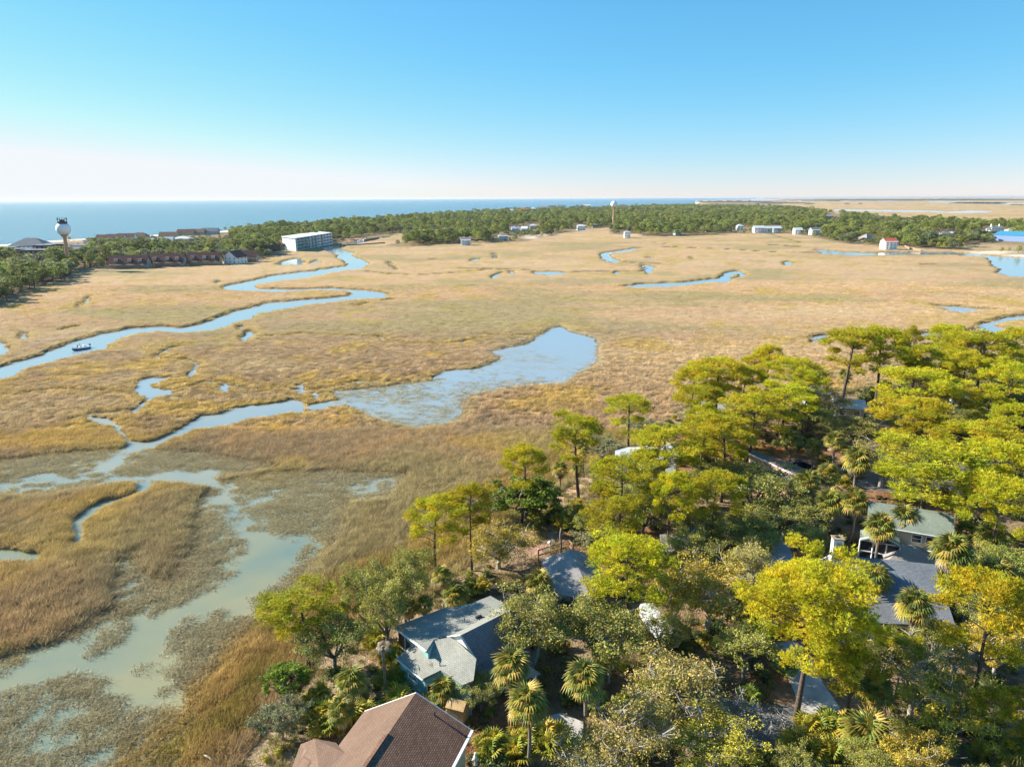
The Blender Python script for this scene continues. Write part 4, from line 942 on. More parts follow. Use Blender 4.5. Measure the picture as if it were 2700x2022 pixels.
for i in range(len(XT)):
    x, y, u_ = float(XT[i]), float(YT[i]), -float(fdt['up'][i])
    if u_ < 3: continue
    big = u_ > 9 and rnd.random() < .45
    if big and nt_ < 190:
        pine_ = rnd.random() < .42 and y > 90 and to_px(x, y)[0] > 1500
        h = rnd.uniform(10, 14) if pine_ else rnd.uniform(5, 7.5); w_ = h*(.6 if pine_ else .95)
        if any((x-a)**2+(y-b_)**2 < (c_+w_*.36)**2 for a, b_, c_ in placed) or blocked(x, y, h, w_*.9): continue
        K, nm, ct = (KP, 'pine_tree', 'pine tree') if pine_ else ((rnd.choice([KO, KO, KO, KY, KL])), 'oak_tree', 'oak tree')
        protos, h0, w0 = K; tm, cm = rnd.choice(protos); zn = zone(x, y); r = empty(nm, (x, y, .85), rnd.uniform(0, 6.28), None, ct, f"{'pines' if pine_ else 'oaks'} {zn}"); FILLS.setdefault(('yellow-green pine' if pine_ else 'rounded olive oak', zn), []).append((float(to_px(x, y, h)[0]), r))
        s = (w_/w0, w_/w0, h/h0); link('trunk', tm, None, r, sc=s); link('crown', cm, None, r, sc=s); placed.append((x, y, w_*.36)); nt_ += 1
    elif ns_ < 290:
        h = rnd.uniform(1.2, 3.2); w_ = h*1.25
        if any((x-a)**2+(y-b_)**2 < (min(c_, 1.2)+w_*.45)**2 for a, b_, c_ in placed) or blocked(x, y, h, w_): continue
        zn = zone(x, y); o = link('shrub', rnd.choice(SHRUB), None, None, (x, y, .9), (0, 0, rnd.uniform(0, 6.28)), (w_*.55, w_*.55, h*.75)); tag(o, f"leafy shrub {zn}", 'shrub', f"shrubs {zn}"); placed.append((x, y, w_*.45)); ns_ += 1
print('fill', nt_, ns_)
XU, YU = rand_view(9000, 45, 230, 1.0, 1.4); fu_ = fields(XU, YU); pu, qu = to_px(XU, YU, 1.0); oku = (fu_['up'] < -4) & (fbm(XU, YU, 7, 83, 2) > .40)
for a, b_, c_, d_ in NOFOL+[(1440,1240,1600,1330),(1390,1390,1500,1480),(2230,1100,2330,1150),(950,1600,1060,1760)]: oku &= ~((pu > a) & (pu < c_) & (qu > b_) & (qu < d_))
XU, YU = XU[oku], YU[oku]; su = .35+.5*RNG.random(len(XU))
gn_scatter('undergrowth', np.stack([XU, YU, np.full(len(XU), .92)], 1), RNG.random(len(XU))*6.28, np.stack([su, su, su*.8], 1), RNG.integers(0, 5, len(XU)), np.ones((len(XU), 3)), SHRUB, 'low leafy undergrowth covering the soil between the near shore trees')
ORD = ['leftmost', 'second from left', 'third from left', 'fourth from left', 'fifth from left', 'sixth from left', 'seventh from left', 'eighth from left', 'ninth from left', 'tenth from left', 'eleventh from left', 'twelfth from left']
for (nm, zn), lst in FILLS.items():
    lst.sort(key=lambda q: q[0]); n_ = len(lst)
    for i, (_, r) in enumerate(lst):
        if i < 8: w_ = ORD[i]
        elif n_-1-i < 8: w_ = 'rightmost' if i == n_-1 else ORD[n_-1-i].replace('left', 'right')
        else: w_ = 'middle'
        r['label'] = f"{w_} filler {nm} {zn}".replace('filler ', '')
# saw palmetto thickets
PM = [((895, 1885), 75, 60, 21, 'in the palmetto thicket left of the brown roof'), ((1045, 1775), 55, 40, 9, 'in the palmetto patch between dead palm and teal house'), ((1095, 1880), 60, 25, 6, 'in the palmetto strip between the teal and brown houses'),
 ((1490, 1370), 65, 40, 12, 'in the palmetto bed on the marsh slope above the grey hip roof'), ((1390, 1990), 110, 45, 13, 'in the palmetto bed at the bottom by the driveway palms'), ((2170, 1965), 110, 50, 22, 'in the palmetto bed at the foot of the largest pine'),
 ((2350, 1985), 90, 40, 12, 'in the palmetto bed at the bottom right'), ((980, 1700), 25, 25, 3, 'under the sinuous oak'), ((1225, 1570), 50, 20, 5, 'behind the teal house ridge'), ((2640, 2010), 60, 30, 5, 'in the bottom right corner'),
 ((2225, 1270), 60, 20, 5, 'beside the back road bend'), ((1570, 1290), 20, 20, 3, 'beside the tall pine on the sandy slope'), ((2420, 1120), 60, 20, 5, 'under the leaning pine')]
for (cx, cy), rx, ry, n_, t_ in PM:
    for q in range(n_):
        a = rnd.uniform(0, 6.28); rr = math.sqrt(rnd.random()); p = G(cx+rx*rr*math.cos(a), cy+ry*rr*math.sin(a), 1.0)
        palmetto(p[0], p[1], 'yellow-green saw palmetto '+t_, 'saw palmettos '+t_, rnd.uniform(1.3, 1.9), 14, (0, 0, 2, 1))

# ================================================================= THE FAR WOOD
def far_pine(seed):
    rnd = random.Random(seed); H, W = 13., 8.; t = MB(); t.tube([(0, 0, -.5), (.2, .1, H*.5), (0, 0, H*.9)], [.3, .22, .08], 5)
    cs = []
    for j in range(15):
        f = .42+.55*(j+.5)/15; an = j*2.4; rr = W*.5*(math.sin(math.pi*(.25+.62*(f-.42)/.58)))*rnd.uniform(.5, .95); cs.append((math.cos(an)*rr, math.sin(an)*rr, H*f))
        t.bar((0, 0, H*(f-.05)), cs[-1], .1)
    cs.append((0, 0, H*.95)); cs = np.array(cs); n = 1500; ci = RNG.integers(0, len(cs), n); C = cs[ci]+unit(n)*(RNG.random((n, 1))**.4)*np.array([1.5, 1.5, .9])
    T = np.array([.27, .295, .07])[None]*(.7+.6*RNG.random((n, 1)))*(.75+.5*RNG.random((len(cs), 1)))[ci]
    V, F, T = quads(C, np.full(n, .62), T, .2, .7); return t.mesh('far_trunk_mesh', M['bark']), np_mesh('far_crown_mesh', V, F, T, mat=M['farleaf'])
def far_oak(seed, col=(.175, .195, .085)):
    rnd = random.Random(seed); H, W = 8.5, 9.5; t = MB(); t.tube([(0, 0, -.5), (.1, 0, H*.4)], [.35, .28], 5)
    for j in range(6): an = j; t.bar((0.1, 0, H*.35), (math.cos(an)*W*.3, math.sin(an)*W*.3, H*.65), .18)
    k_ = 22; u = unit(k_); u[:, 2] = np.abs(u[:, 2]); cs = np.array([0, 0, H*.45])+u*np.array([W*.38, W*.38, H*.4]); n = 1500; ci = RNG.integers(0, k_, n); C = cs[ci]+unit(n)*(RNG.random((n, 1))**.4)*1.35
    C[:, 2] = np.maximum(C[:, 2], .3)
    T = np.array(col)[None]*(.7+.6*RNG.random((n, 1)))*(.75+.5*RNG.random((k_, 1)))[ci]
    V, F, T = quads(C, np.full(n, .6), T, .3, .7); return t.mesh('far_trunk_mesh', M['oakbark']), np_mesh('far_crown_mesh', V, F, T, mat=M['farleaf'])
FP = [far_pine(i) for i in range(5)]; FO = [far_oak(10+i) for i in range(4)]+[far_oak(20, (.27, .26, .05)), far_oak(21, (.2, .2, .10))]
def both(a, b_):
    """single mesh of trunk and crown for the instanced mass"""
    me = bpy.data.meshes.new('far_tree_mesh'); import bmesh
    bm = bmesh.new(); bm.from_mesh(a[1] if False else b_); bm.from_mesh(a); bm.to_mesh(me); bm.free(); return me
FMASS = [c for _, c in FP+FO]
FK = []   # keep-clear boxes (px) filled by the houses in front of which no tree may stand
FARKEEP = [(235,600,600,626),(0,628,225,650),(285,668,395,712),(398,668,492,708),(496,664,588,702),(598,660,680,698),(740,618,880,660),(1212,612,1245,648),(1300,604,1350,636),(1345,594,1395,612),(1515,590,1546,606),(1640,606,1668,628),(1985,588,2050,618),(2325,620,2366,660),(2265,618,2300,640),(2135,598,2165,620),
 (2625,610,2720,645),(880,632,1010,655),(1370,612,1420,640),(2400,650,2440,668),(2590,640,2760,690),(1020,625,1060,650),(50,636,110,662),(2030,600,2060,612),(1385,590,1420,604),(2180,560,2215,578),(1940,594,1970,612),(2470,612,2520,624),(2590,602,2650,618)]
_p = [rand_view(n_, a_, b_, .80, 2.0) for n_, a_, b_ in ((26000, 290, 900), (40000, 900, 2000), (40000, 2000, 4500))]
X = np.concatenate([q[0] for q in _p]); Y = np.concatenate([q[1] for q in _p]); fd = fields(X, Y); px, py = to_px(X, Y, 1.0)
ok = (fd['up'] < -3) & (fd['sea'] > 22)
beachzone = ((px < 700) & (py < 650-(px*.06))) | ((px < 225) & (py < 690)); ok &= ~(beachzone & (RNG.random(len(X)) < .85))
ok &= ~((px > 2540) & (py > 640)); ok &= ~((px > 2620) & (py > 604) & (RNG.random(len(X)) < .8))
X, Y, px, py = X[ok], Y[ok], px[ok], py[ok]; bz = beachzone[ok]; fu = fd['up'][ok]
# poisson thinning with a coarse grid
order = np.argsort(Y); cell = {}; sel = []
noise = fbm(X, Y, 60, 91, 3)
for i in order:
    x, y = X[i], Y[i]; rmin = 5.6 if y < 900 else (7.5 if y < 1800 else 12); gx, gy = int(x//rmin), int(y//rmin); bad = False
    for a in (-1, 0, 1):
        for b_ in (-1, 0, 1):
            for q in cell.get((rmin, gx+a, gy+b_), ()):
                if (X[q]-x)**2+(Y[q]-y)**2 < rmin*rmin: bad = True; break
            if bad: break
        if bad: break
    if bad: continue
    h = (9.5 if noise[i] < .5 else 13.)*(.62+.55*((i*7919) % 1000)/1000)*(1.3 if i % 23 == 0 else 1)
    if bz[i]: h *= .45
    if fu[i] > -12: h *= .72
    if 225 < px[i] < 700 and py[i] < 682: h *= .88
    if px[i] < 240 and py[i] > 700: h = max(h, 9)*1.12
    tx, ty = to_px(x, y, 1+h); hw = 4.2*FPX/max(axis_dist((x, y, 1)), 1)
    if any(px[i]+hw*.9 > r[0] and px[i]-hw*.9 < r[2] and r[3]-14 < py[i] < r[3]-2 for r in FARKEEP): continue
    if any(tx+hw > r[0] and tx-hw < r[2] and py[i] > r[3]-8 and ty < r[3]-2 for r in FARKEEP):
        if (i*7) % 4 == 0 or h < 5: continue
        h = 3.2+3.3*((i*31) % 10)/10*(0.3 if px[i] < 700 or 1300 < px[i] < 1350 or 2325 < px[i] < 2366 else 1)
    cell.setdefault((rmin, gx, gy), []).append(i); sel.append((i, h))
print('far trees', len(sel))
sel.sort(key=lambda q: -q[1]/Y[q[0]])
ZF = [(0, 210, 690, 860, 'in the wooded point at the left edge'), (0, 240, 640, 690, 'between the low condominiums left of the water tower'), (190, 300, 640, 730, 'beside the water tower'), (300, 700, 600, 720, 'behind the row of brown-roofed townhouses'), (700, 900, 560, 660, 'around the white-roofed apartment block'),
      (900, 1300, 560, 660, 'on the wooded point right of the creek'), (1300, 1620, 540, 640, 'behind the light blue houses'), (1600, 1910, 540, 640, 'in the middle of the far wood'), (1900, 2250, 540, 660, 'around the white houses right of the middle'), (2250, 2560, 560, 680, 'around the white house with the red roof'), (2560, 2800, 560, 700, 'by the blue barn')]
def zf(a, b_):
    for x0, x1, y0, y1, t_ in ZF:
        if x0 <= a < x1 and y0 <= b_ < y1: return t_
    return 'in the far wood beyond the marsh'
mass = []
for j, (i, h) in enumerate(sel):
    pine_ = noise[i] > .5 or (i % 5 == 0); x, y = float(X[i]), float(Y[i])
    if j < 290:
        tm, cm = FP[i % 5] if pine_ else FO[i % 6]; t_ = zf(px[i], py[i]); s = h/13. if pine_ else h/8.5*.9; s2 = (min(max(s, .55), 1.3) if pine_ else s)*1.18
        r = empty('pine_tree' if pine_ else 'oak_tree', (x, y, .8), (i*1.7) % 6.28, f"distant {'pine' if pine_ else 'rounded tree'} {t_}", 'pine tree' if pine_ else 'tree', f"distant {'pines' if pine_ else 'round trees'} {t_}")
        link('trunk', tm, None, r, sc=(s2, s2, s)); link('crown', cm, None, r, sc=(s2, s2, s))
    else: mass.append((x, y, .8, (i*1.7) % 6.28, (h/13. if pine_ else h/8.5*.9), (i % 5) if pine_ else 5+i % 6))
A = np.array(mass); wid = np.where(A[:, 1] > 1800, 1.75, 1.28)
gn_scatter('distant_wood', A[:, :3], A[:, 3], np.stack([A[:, 4]*wid, A[:, 4]*wid, A[:, 4]], 1), A[:, 5].astype(int), np.ones((len(A), 3)), FMASS, 'dark green wood filling the island strip beyond the marsh')
# ================================================================= BUILDINGS
def _frame_mesh():
    m_ = MB(); w_ = .09
    m_.box((0, 0, .5-w_/2), (1, .12, w_)); m_.box((0, 0, -.5+w_/2), (1.06, .18, w_)); m_.box((-.5+w_/2, 0, 0), (w_, .115, 1-2*w_)); m_.box((.5-w_/2, 0, 0), (w_, .115, 1-2*w_)); m_.box((0, 0, 0), (.84, .09, .05)); return m_.mesh('window_frame_mesh', M['white'])
WF = _frame_mesh(); _m = MB(); _m.box((0, .0, 0), (.84, .05, .84)); WP = _m.mesh('window_pane_mesh', M['glass'])
def window(parent, loc, rz, w_, h_, name='window'):
    f = link(name, WF, None, parent, loc, (0, 0, rz), (w_, 1, h_)); link('pane', WP, None, f); return f
def house(name, label, cat, px, py, head, L, W, wh, rh, roof, wall, rmat, floors=1, wins=3, ov=.5, base=0.0, group=None, z0=1.0, side_w=2, extras=(), trim='white', winh=1.2, faces='fbs'):
    """ridge runs along local x; front faces local -y"""
    p = G(px, py, z0); r = empty(name, (p[0], p[1], z0), rad(head), label, cat, group)
    if base > 0:
        st = MB(); n_ = max(2, int(L/3)+1)
        for i in range(n_):
            for j in (-1, 1): st.box((-L/2+.3+i*(L-.6)/(n_-1), j*(W/2-.3), base/2-.2), (.3, .3, base+.4))
        st.box((0, W*.15, base/2), (L*.7, W*.5, base)); st.build('stilts', M['wood'], r)
    m_ = MB(); a, b_ = L/2, W/2; z1, z2 = base, base+wh
    v = [(-a, -b_), (a, -b_), (a, b_), (-a, b_)]
    for i in range(4): q, q2 = v[i], v[(i+1) % 4]; m_.poly([(q[0], q[1], z1), (q2[0], q2[1], z1), (q2[0], q2[1], z2), (q[0], q[1], z2)])
    m_.poly([(x, y, z1) for x, y in reversed(v)])
    if roof == 'gable':
        m_.poly([(-a, b_, z2), (-a, -b_, z2), (-a, 0, z2+rh-.12)]); m_.poly([(a, -b_, z2), (a, b_, z2), (a, 0, z2+rh-.12)])
    m_.build('wall', M[wall], r)
    rf = MB(); k = ov*rh/(W/2); zz = z2-k+.12; th = .16
    if roof == 'gable':
        rf.slab([(-a-ov, -b_-ov, zz), (a+ov, -b_-ov, zz), (a+ov, 0, z2+rh+.12), (-a-ov, 0, z2+rh+.12)], th); rf.slab([(a+ov, b_+ov, zz), (-a-ov, b_+ov, zz), (-a-ov, 0, z2+rh+.12), (a+ov, 0, z2+rh+.12)], th)
    elif roof == 'hip':
        e = max(0, a-b_) ; A_, B_ = a+ov, b_+ov
        if a >= b_: R1, R2 = (-e, 0, z2+rh), (e, 0, z2+rh)
        else: R1, R2 = (0, -(b_-a), z2+rh), (0, b_-a, z2+rh)
        c = [(-A_, -B_, zz), (A_, -B_, zz), (A_, B_, zz), (-A_, B_, zz)]
        if a >= b_:
            rf.slab([c[0], c[1], R2, R1], th); rf.slab([c[2], c[3], R1, R2], th); rf.slab([c[1], c[2], R2], th); rf.slab([c[3], c[0], R1], th)
        else:
            rf.slab([c[0], c[1], R1], th); rf.slab([c[2], c[3], R2], th); rf.slab([c[1], c[2], R2, R1], th); rf.slab([c[3], c[0], R1, R2], th)
    else:
        rf.box((0, 0, z2+.15), (L+2*ov, W+2*ov, .3)); rf.box((0, -b_-ov+.1, z2+.42), (L+2*ov, .2, .25)); rf.box((-a-ov+.1, 0, z2+.42), (.2, W+2*ov-.42, .25)); rf.box((0, b_+ov-.1, z2+.42), (L+2*ov, .2, .25)); rf.box((a+ov-.1, 0, z2+.42), (.2, W+2*ov-.42, .25))
    rf.build('roof', M[rmat], r)
    if roof == 'gable' and trim:
        t = MB()
        for sx in (-1, 1):
            for sy in (-1, 1): t.bar((sx*(a+ov+.05), sy*(b_+ov), zz-.12), (sx*(a+ov+.05), 0, z2+rh), .22, .06)
        t.build('bargeboard', M[trim], r)
    fh = wh/floors
    for fl_ in range(floors):
        zc = base+fh*(fl_+.55)
        for i in range(wins):
            x = -a+L*(i+.5)/wins
            if 'f' in faces: window(r, (x, -b_-.02, zc), 0, min(1.5, L/wins*.55), winh)
            if 'b' in faces: window(r, (x, b_+.02, zc), 0, min(1.5, L/wins*.55), winh)
        for i in range(side_w):
            y = -b_+W*(i+.5)/side_w
            if 's' in faces:
                window(r, (-a-.02, y, zc), rad(90), min(1.4, W/side_w*.55), winh); window(r, (a+.02, y, zc), rad(90), min(1.4, W/side_w*.55), winh)
    for ex in extras: ex(r, a, b_, z1, z2, rh)
    return r
def x_porch(depth=2.2, mat='white', zf=0., rmat='white'):
    def f(r, a, b_, z1, z2, rh):
        d = MB(); d.box((0, -b_-depth/2-.03, z1+.1), (2*a, depth, .2)); n_ = max(3, int(a*2/2.6)); 
        for i in range(n_+1): d.box((-a+.1+i*(2*a-.2)/n_, -b_-depth+.1, (z1+z2)/2+.1-.1), (.16, .16, (z2-z1)-.2))
        d.box((0, -b_-depth+.1, z1+1.1), (2*a-.1, .08, .1)); d.build('porch', M[mat], r)
        q = MB(); q.slab([(-a-.3, -b_-depth-.3, z2-.25), (a+.3, -b_-depth-.3, z2-.25), (a+.3, -b_-.55, z2+.0), (-a-.3, -b_-.55, z2+.0)], .12); q.build('porch_roof', M[rmat], r)
    return f
def x_chim(x=0, y=.5, h=1.8, w_=.8, mat='white'):
    def f(r, a, b_, z1, z2, rh): c = MB(); c.box((x, y, z2+rh*.5+h/2), (w_, w_, h+rh*.6)); c.build('chimney', M[mat], r)
    return f
def x_dormer(x=0, mat='white', rmat='maroon'):
    def f(r, a, b_, z1, z2, rh):
        d = MB(); d.box((x, -b_*.62, z2+rh*.38), (2.2, b_*.55, 1.6)); o = d.build('dormer', M[mat], r); q = MB(); q.slab([(x-1.4, -b_*.98, z2+rh*.38+.8), (x+1.4, -b_*.98, z2+rh*.38+.8), (x+1.4, -b_*.2, z2+rh*.38+1.3), (x-1.4, -b_*.2, z2+rh*.38+1.3)], .12); l_ = q.build('dormer_roof', M[rmat], o); window(r, (x, -b_*.9-.03, z2+rh*.38+.1), 0, 1.3, .9)
    return f

def pl_from(pts):
    a, b_, c = [np.array(G(x, y, z)) for x, y, z in pts]; n_ = np.cross(b_-a, c-a); n_ /= np.linalg.norm(n_); return (a, n_ if n_[2] > 0 else -n_)
def hit(pl, x, y): d = ray(x, y); o = np.array([0, 0, CAMH]); t = np.dot(pl[0]-o, pl[1])/np.dot(d, pl[1]); return o+d*t
def zat(pl, x, y): a, n_ = pl; return a[2]-(n_[0]*(x-a[0])+n_[1]*(y-a[1]))/n_[2]
def rel(o, pts): return [tuple(np.array(p)-np.array(o)) for p in pts]
def wall_strip(mb_, p, q, zb, off=(0, 0, 0), th=.18):
    """vertical wall from the segment p-q (3-D tops) down to zb, with thickness"""
    p = np.array(p)-off; q = np.array(q)-off; d = (q-p)[:2]; L = np.linalg.norm(d); nx, ny = -d[1]/L*th/2, d[0]/L*th/2
    A = [(p[0]-nx, p[1]-ny), (q[0]-nx, q[1]-ny), (q[0]+nx, q[1]+ny), (p[0]+nx, p[1]+ny)]; zt = [p[2], q[2], q[2], p[2]]; zb_ = zb-off[2]
    n0 = len(mb_.v); mb_.v += [(A[i][0], A[i][1], zb_) for i in range(4)]+[(A[i][0], A[i][1], zt[i]) for i in range(4)]
    for f in ((0, 3, 2, 1), (4, 5, 6, 7), (0, 1, 5, 4), (1, 2, 6, 5), (2, 3, 7, 6), (3, 0, 4, 7)): mb_.f.append(tuple(n0+i for i in f))
def win_on(r, off, p, q, t0, zc, w_, h_, name='window'):
    p = np.array(p)-off; q = np.array(q)-off; c = p+(q-p)*t0; an = math.atan2(q[1]-p[1], q[0]-p[0]); nx, ny = math.sin(an), -math.cos(an)
    return window(r, (c[0]+nx*.09, c[1]+ny*.09, zc-off[2]), an, w_, h_, name)
def inset(p, c, k): p = np.array(p, float); c = np.array(c, float); v = c-p; v[2] = 0; return p+v/np.linalg.norm(v)*k

# ---- teal house -----------------------------------------------------------
U = pl_from([(1041.6, 1651, 4.7), (1293, 1570, 4.7), (1179, 1676, 5.6)])
RID0, RID1 = G(1217, 1673, 7.7), G(1346, 1608, 7.7)
_j = hit(U, 1143.5, 1686)[2]; Wp = pl_from([(1046, 1734, 3.7), (1114, 1789, 3.7), (1143.5, 1686, _j-.05)])
off = np.array([*G(1180, 1750, 1.0)]); r = empty('teal_house', tuple(off), 0, 'teal-sided house with grey-green shingle roof dappled by tree shade and a screened porch', 'house')
e2 = hit(U, 1179, 1676); e2b = hit(U, 1325, 1600)
a_ = hit(U, 1041.6, 1651); b1 = hit(U, 1178.8, 1599); b2 = hit(U, 1201.7, 1606); c_ = hit(U, 1293.2, 1570); d_ = hit(U, 1332.7, 1592.6); f_ = hit(U, 1125.8, 1713)
def RB(name, slabs, mat, th=.2):
    q = MB()
    for s_ in slabs: q.slab(rel(off, s_), th)
    return q.build(name, M[mat], r)
g2_ = hit(U, 1143.5, 1686); RB('roof', [[a_, b1, b2, c_, d_, e2b, e2, g2_, f_]], 'tealroof')
RB('clerestory_roof', [[e2, e2b, RID1, RID0]], 'tealroof', .16)
k_ = hit(Wp, 1248.5, 1793); j_ = hit(Wp, 1220, 1805); i_ = hit(Wp, 1162, 1766); g_ = hit(Wp, 1046, 1734); h_ = hit(Wp, 1114.4, 1789); m_ = hit(Wp, 1091.5, 1695.6); l_ = hit(Wp, 1256, 1736); e3 = hit(Wp, 1193, 1679)
f2 = hit(Wp, 1143.5, 1686)
RB('wing_roof', [[g_, h_, i_, j_, k_, l_, e3, f2, hit(Wp, 1124, 1708), m_]], 'tealroof')
Sp = pl_from([(1217, 1673, 7.7), (1346, 1608, 7.7), (1256, 1736, 5.15)])
s1 = hit(Sp, 1256, 1736); s2 = hit(Sp, 1243, 1830); s3 = hit(Sp, 1400, 1790); s4 = hit(Sp, 1430, 1640)
s2 = np.array([*s2]); RB('main_roof', [[RID0, RID1, s4, s3, s2, s1]], 'charroof')
# gable end boards and walls
q = MB(); q.bar(tuple(RID0-off+np.array([-.1, -.1, .02])), tuple(s1-off+np.array([-.1, -.1, .02])), .28, .08); q.bar(tuple(e2-off+np.array([-.05, -.12, .0])), tuple(RID0-off+np.array([-.05, -.12, .05])), .25, .08)
q.bar(tuple(a_-off+np.array([-.1, -.1, -.08])), tuple(f_-off+np.array([-.1, -.1, -.08])), .22, .06); q.bar(tuple(h_-off+np.array([0, -.1, -.1])), tuple(g_-off+np.array([-.1, 0, -.1])), .18, .05); q.build('fascia', M['offwhite'], r)
w_ = MB(); cen = (e3+i_)/2
def drop(p, dz=.22): return np.array(p)-np.array([0, 0, dz])
gi = drop(inset(g_, cen, .45)); hi = drop(inset(h_, cen, .35)); ii = drop(inset(i_, cen, .2)); ji = drop(inset(j_, cen, .4)); ki = drop(inset(k_, cen, .4)); mi = drop(inset(m_, cen, .3))
for p, q2 in ((mi, gi), (gi, hi), (hi, ii), (ii, ji), (ji, ki)): wall_strip(w_, p, q2, .8, off)
ai = drop(inset(a_, (e2+c_)/2, .4)); fi = drop(inset(f_, (e2+c_)/2, .3)); b1i = drop(inset(b1, (e2+a_)/2, .4)); ci = drop(inset(c_, e2, .5)); di = drop(inset(d_, e2, .5))
wall_strip(w_, fi, drop(g2_, .25), zat(Wp, *f_[:2])-.3, off); wall_strip(w_, ai, fi, a_[2]-.6, off); wall_strip(w_, b1i, ci, .8, off); wall_strip(w_, ci, di, .8, off)
s3i = drop(inset(s3, RID0, .5)); s2i = drop(inset(s2, RID1, .5)); wall_strip(w_, s2i, s3i, .8, off); wall_strip(w_, s3i, drop(inset(s4, RID0, .5)), .8, off); wall_strip(w_, drop(inset(s4, RID0, .6)), di, .8, off)
w_.build('wall', M['teal'], r)
gb = MB(); gb.poly(rel(off, [drop(RID0, .22), drop(e2, .1), e3+np.array([0, 0, -.05]), hit(Wp, 1236, 1712)-np.array([0, 0, .05]), drop(s1, .2)])); gb.build('gable_end', M['white'], r)
# screened porch under the raised roof corner
po = MB(); sc_ = MB(); P0, P1 = ai, drop(inset(hit(U, 1092, 1687), e2, .3)); P2 = b1i
for pA, pB, n_ in ((P0, P1, 3), (P0, P2, 5)):
    for i in range(n_+1):
        p = pA+(pB-pA)*i/n_; po.bar(tuple(np.array([p[0], p[1], 1.0])-off), tuple(p-off), .14)
    for z_ in (1.25, 2.3, None):
        A = np.array([pA[0], pA[1], z_ or pA[2]-.1]); B = np.array([pB[0], pB[1], z_ or pB[2]-.1]); po.bar(tuple(A-off), tuple(B-off), .12)
    wall_strip(sc_, pA-np.array([0, 0, .1]), pB-np.array([0, 0, .1]), 1.0, off, .02)
po.build('porch_frame', M['white'], r); sc_.build('porch_screen', M['screen'], r)
win_on(r, off, gi, hi, .52, 2.6, 1.6, .5); win_on(r, off, hi, ii, .35, 2.1, 1.0, 1.9, 'door'); win_on(r, off, ji, ki, .5, 2.6, 1.0, .7)
v = MB()
for x, y in ((1262, 1628), (1272, 1634)):
    p = hit(U, x, y)-off; v.box((p[0], p[1], p[2]+.12), (.75, .28, .2), rad(35))
v.build('roof_vent', M['darkmetal'], r)
v = MB()
for x, y in ((1160, 1755), (1225, 1640)): p = (hit(Wp, x, y) if y > 1700 else hit(U, x, y))-off; v.tube([p, p+np.array([0, 0, .55])], [.05, .05], 8)
v.build('vent_pipe', M['darkmetal'], r)
# entrance porch at the right end
pe = pl_from([(1425, 1774.6, 3.6), (1340, 1790, 3.6), (1372, 1738, 4.9)]); q = MB(); pts = [hit(pe, *t) for t in ((1425, 1775), (1345, 1800), (1318, 1770), (1372, 1738))]; q.slab(rel(off, pts), .18); q.build('entrance_roof', M['tealroof'], r)
q = MB()
for x, y in ((1412, 1776), (1408, 1768), (1360, 1792)): p = hit(pe, x, y); q.bar(tuple(np.array([p[0], p[1], .9])-off), tuple(p-off-np.array([0, 0, .15])), .18)
q.build('post', M['offwhite'], r)

# ---- brown-roofed house -----------------------------------------------------
off = np.array([*G(1050, 1990, 1.0)]); r = empty('brown_roofed_house', tuple(off), 0, 'house with steep brown shingle gable roof and white fascia at the bottom edge', 'house')
A0 = G(1096, 1826, 7.5); Rd = G(925, 2080, 7.5)-A0; Rd /= np.linalg.norm(Rd); A1 = A0+Rd*16
RP = pl_from([(1096, 1826, 7.5), (925, 2080, 7.5), (1242, 1924, 5.)]); LP = pl_from([(1096, 1826, 7.5), (925, 2080, 7.5), (960, 1875, 5.)])
B0 = hit(RP, 1242, 1924); C0 = hit(LP, 960, 1875)
B1 = B0+Rd*16; C1 = C0+Rd*16
st0 = A0+Rd*5.2
def notch(a, k): return np.array(a)
s_in = st0+(C0-A0)*.09; 
RB('roof', [[A0, B0, B1, A1]], 'brownroof', .2); RB('left_roof', [[A0, A1, C1, C0]], 'brownroof2', .2)
st = MB(); p0 = st0+np.array([0, 0, .03]); uu = (C0-A0)/np.linalg.norm(C0-A0); p1 = p0+uu*.45; p2 = p1+Rd*10.8; p3 = p0+Rd*10.8; st.slab(rel(off, [p0, p1, p2, p3]), .06); st.build('ridge_step', M['brownroof'], r)
rv = MB(); p = A0+(B0-A0)*.42+Rd*.9; q2 = A0+(B0-A0)*.97+Rd*1.0; rv.bar(tuple(p-off+[0, 0, .03]), tuple(q2-off+[0, 0, .03]), .07); rv.tube([p-off+np.array([0, 0, 0]), p-off+np.array([0, 0, .4])], [.06, .06], 8); rv.build('vent_pipe', M['darkmetal'], r)
fa = MB(); 
fa.bar(tuple(B0-off+np.array([.12, .0, -.1])), tuple(B1-off+np.array([.12, 0, -.1])), .22, .22); fa.build('gutter', M['white'], r)
fb = MB(); fb.bar(tuple(A0-off+np.array([0, .1, -.1])), tuple(B0-off+np.array([0, .1, -.1])), .2, .05); fb.bar(tuple(A0-off+np.array([0, .1, -.1])), tuple(C0-off+np.array([0, .1, -.1])), .2, .05); fb.build('fascia', M['offwhite'], r)
w_ = MB(); cm_ = (A0+A1)/2; Bi = drop(B0-(B0-A0)*.1+Rd*.4, .25); Bj = drop(B1-(B0-A0)*.1, .25); Ci = drop(C0-(C0-A0)*.1+Rd*.4, .25); Cj = drop(C1-(C0-A0)*.1, .25)
wall_strip(w_, Bi, Bj, .8, off); wall_strip(w_, Ci, Cj, .8, off); Ai = drop(A0+Rd*.4, .3); wall_strip(w_, Ai, Bi, .8, off); wall_strip(w_, Ci, Ai, .8, off); w_.build('wall', M['cream'], r)
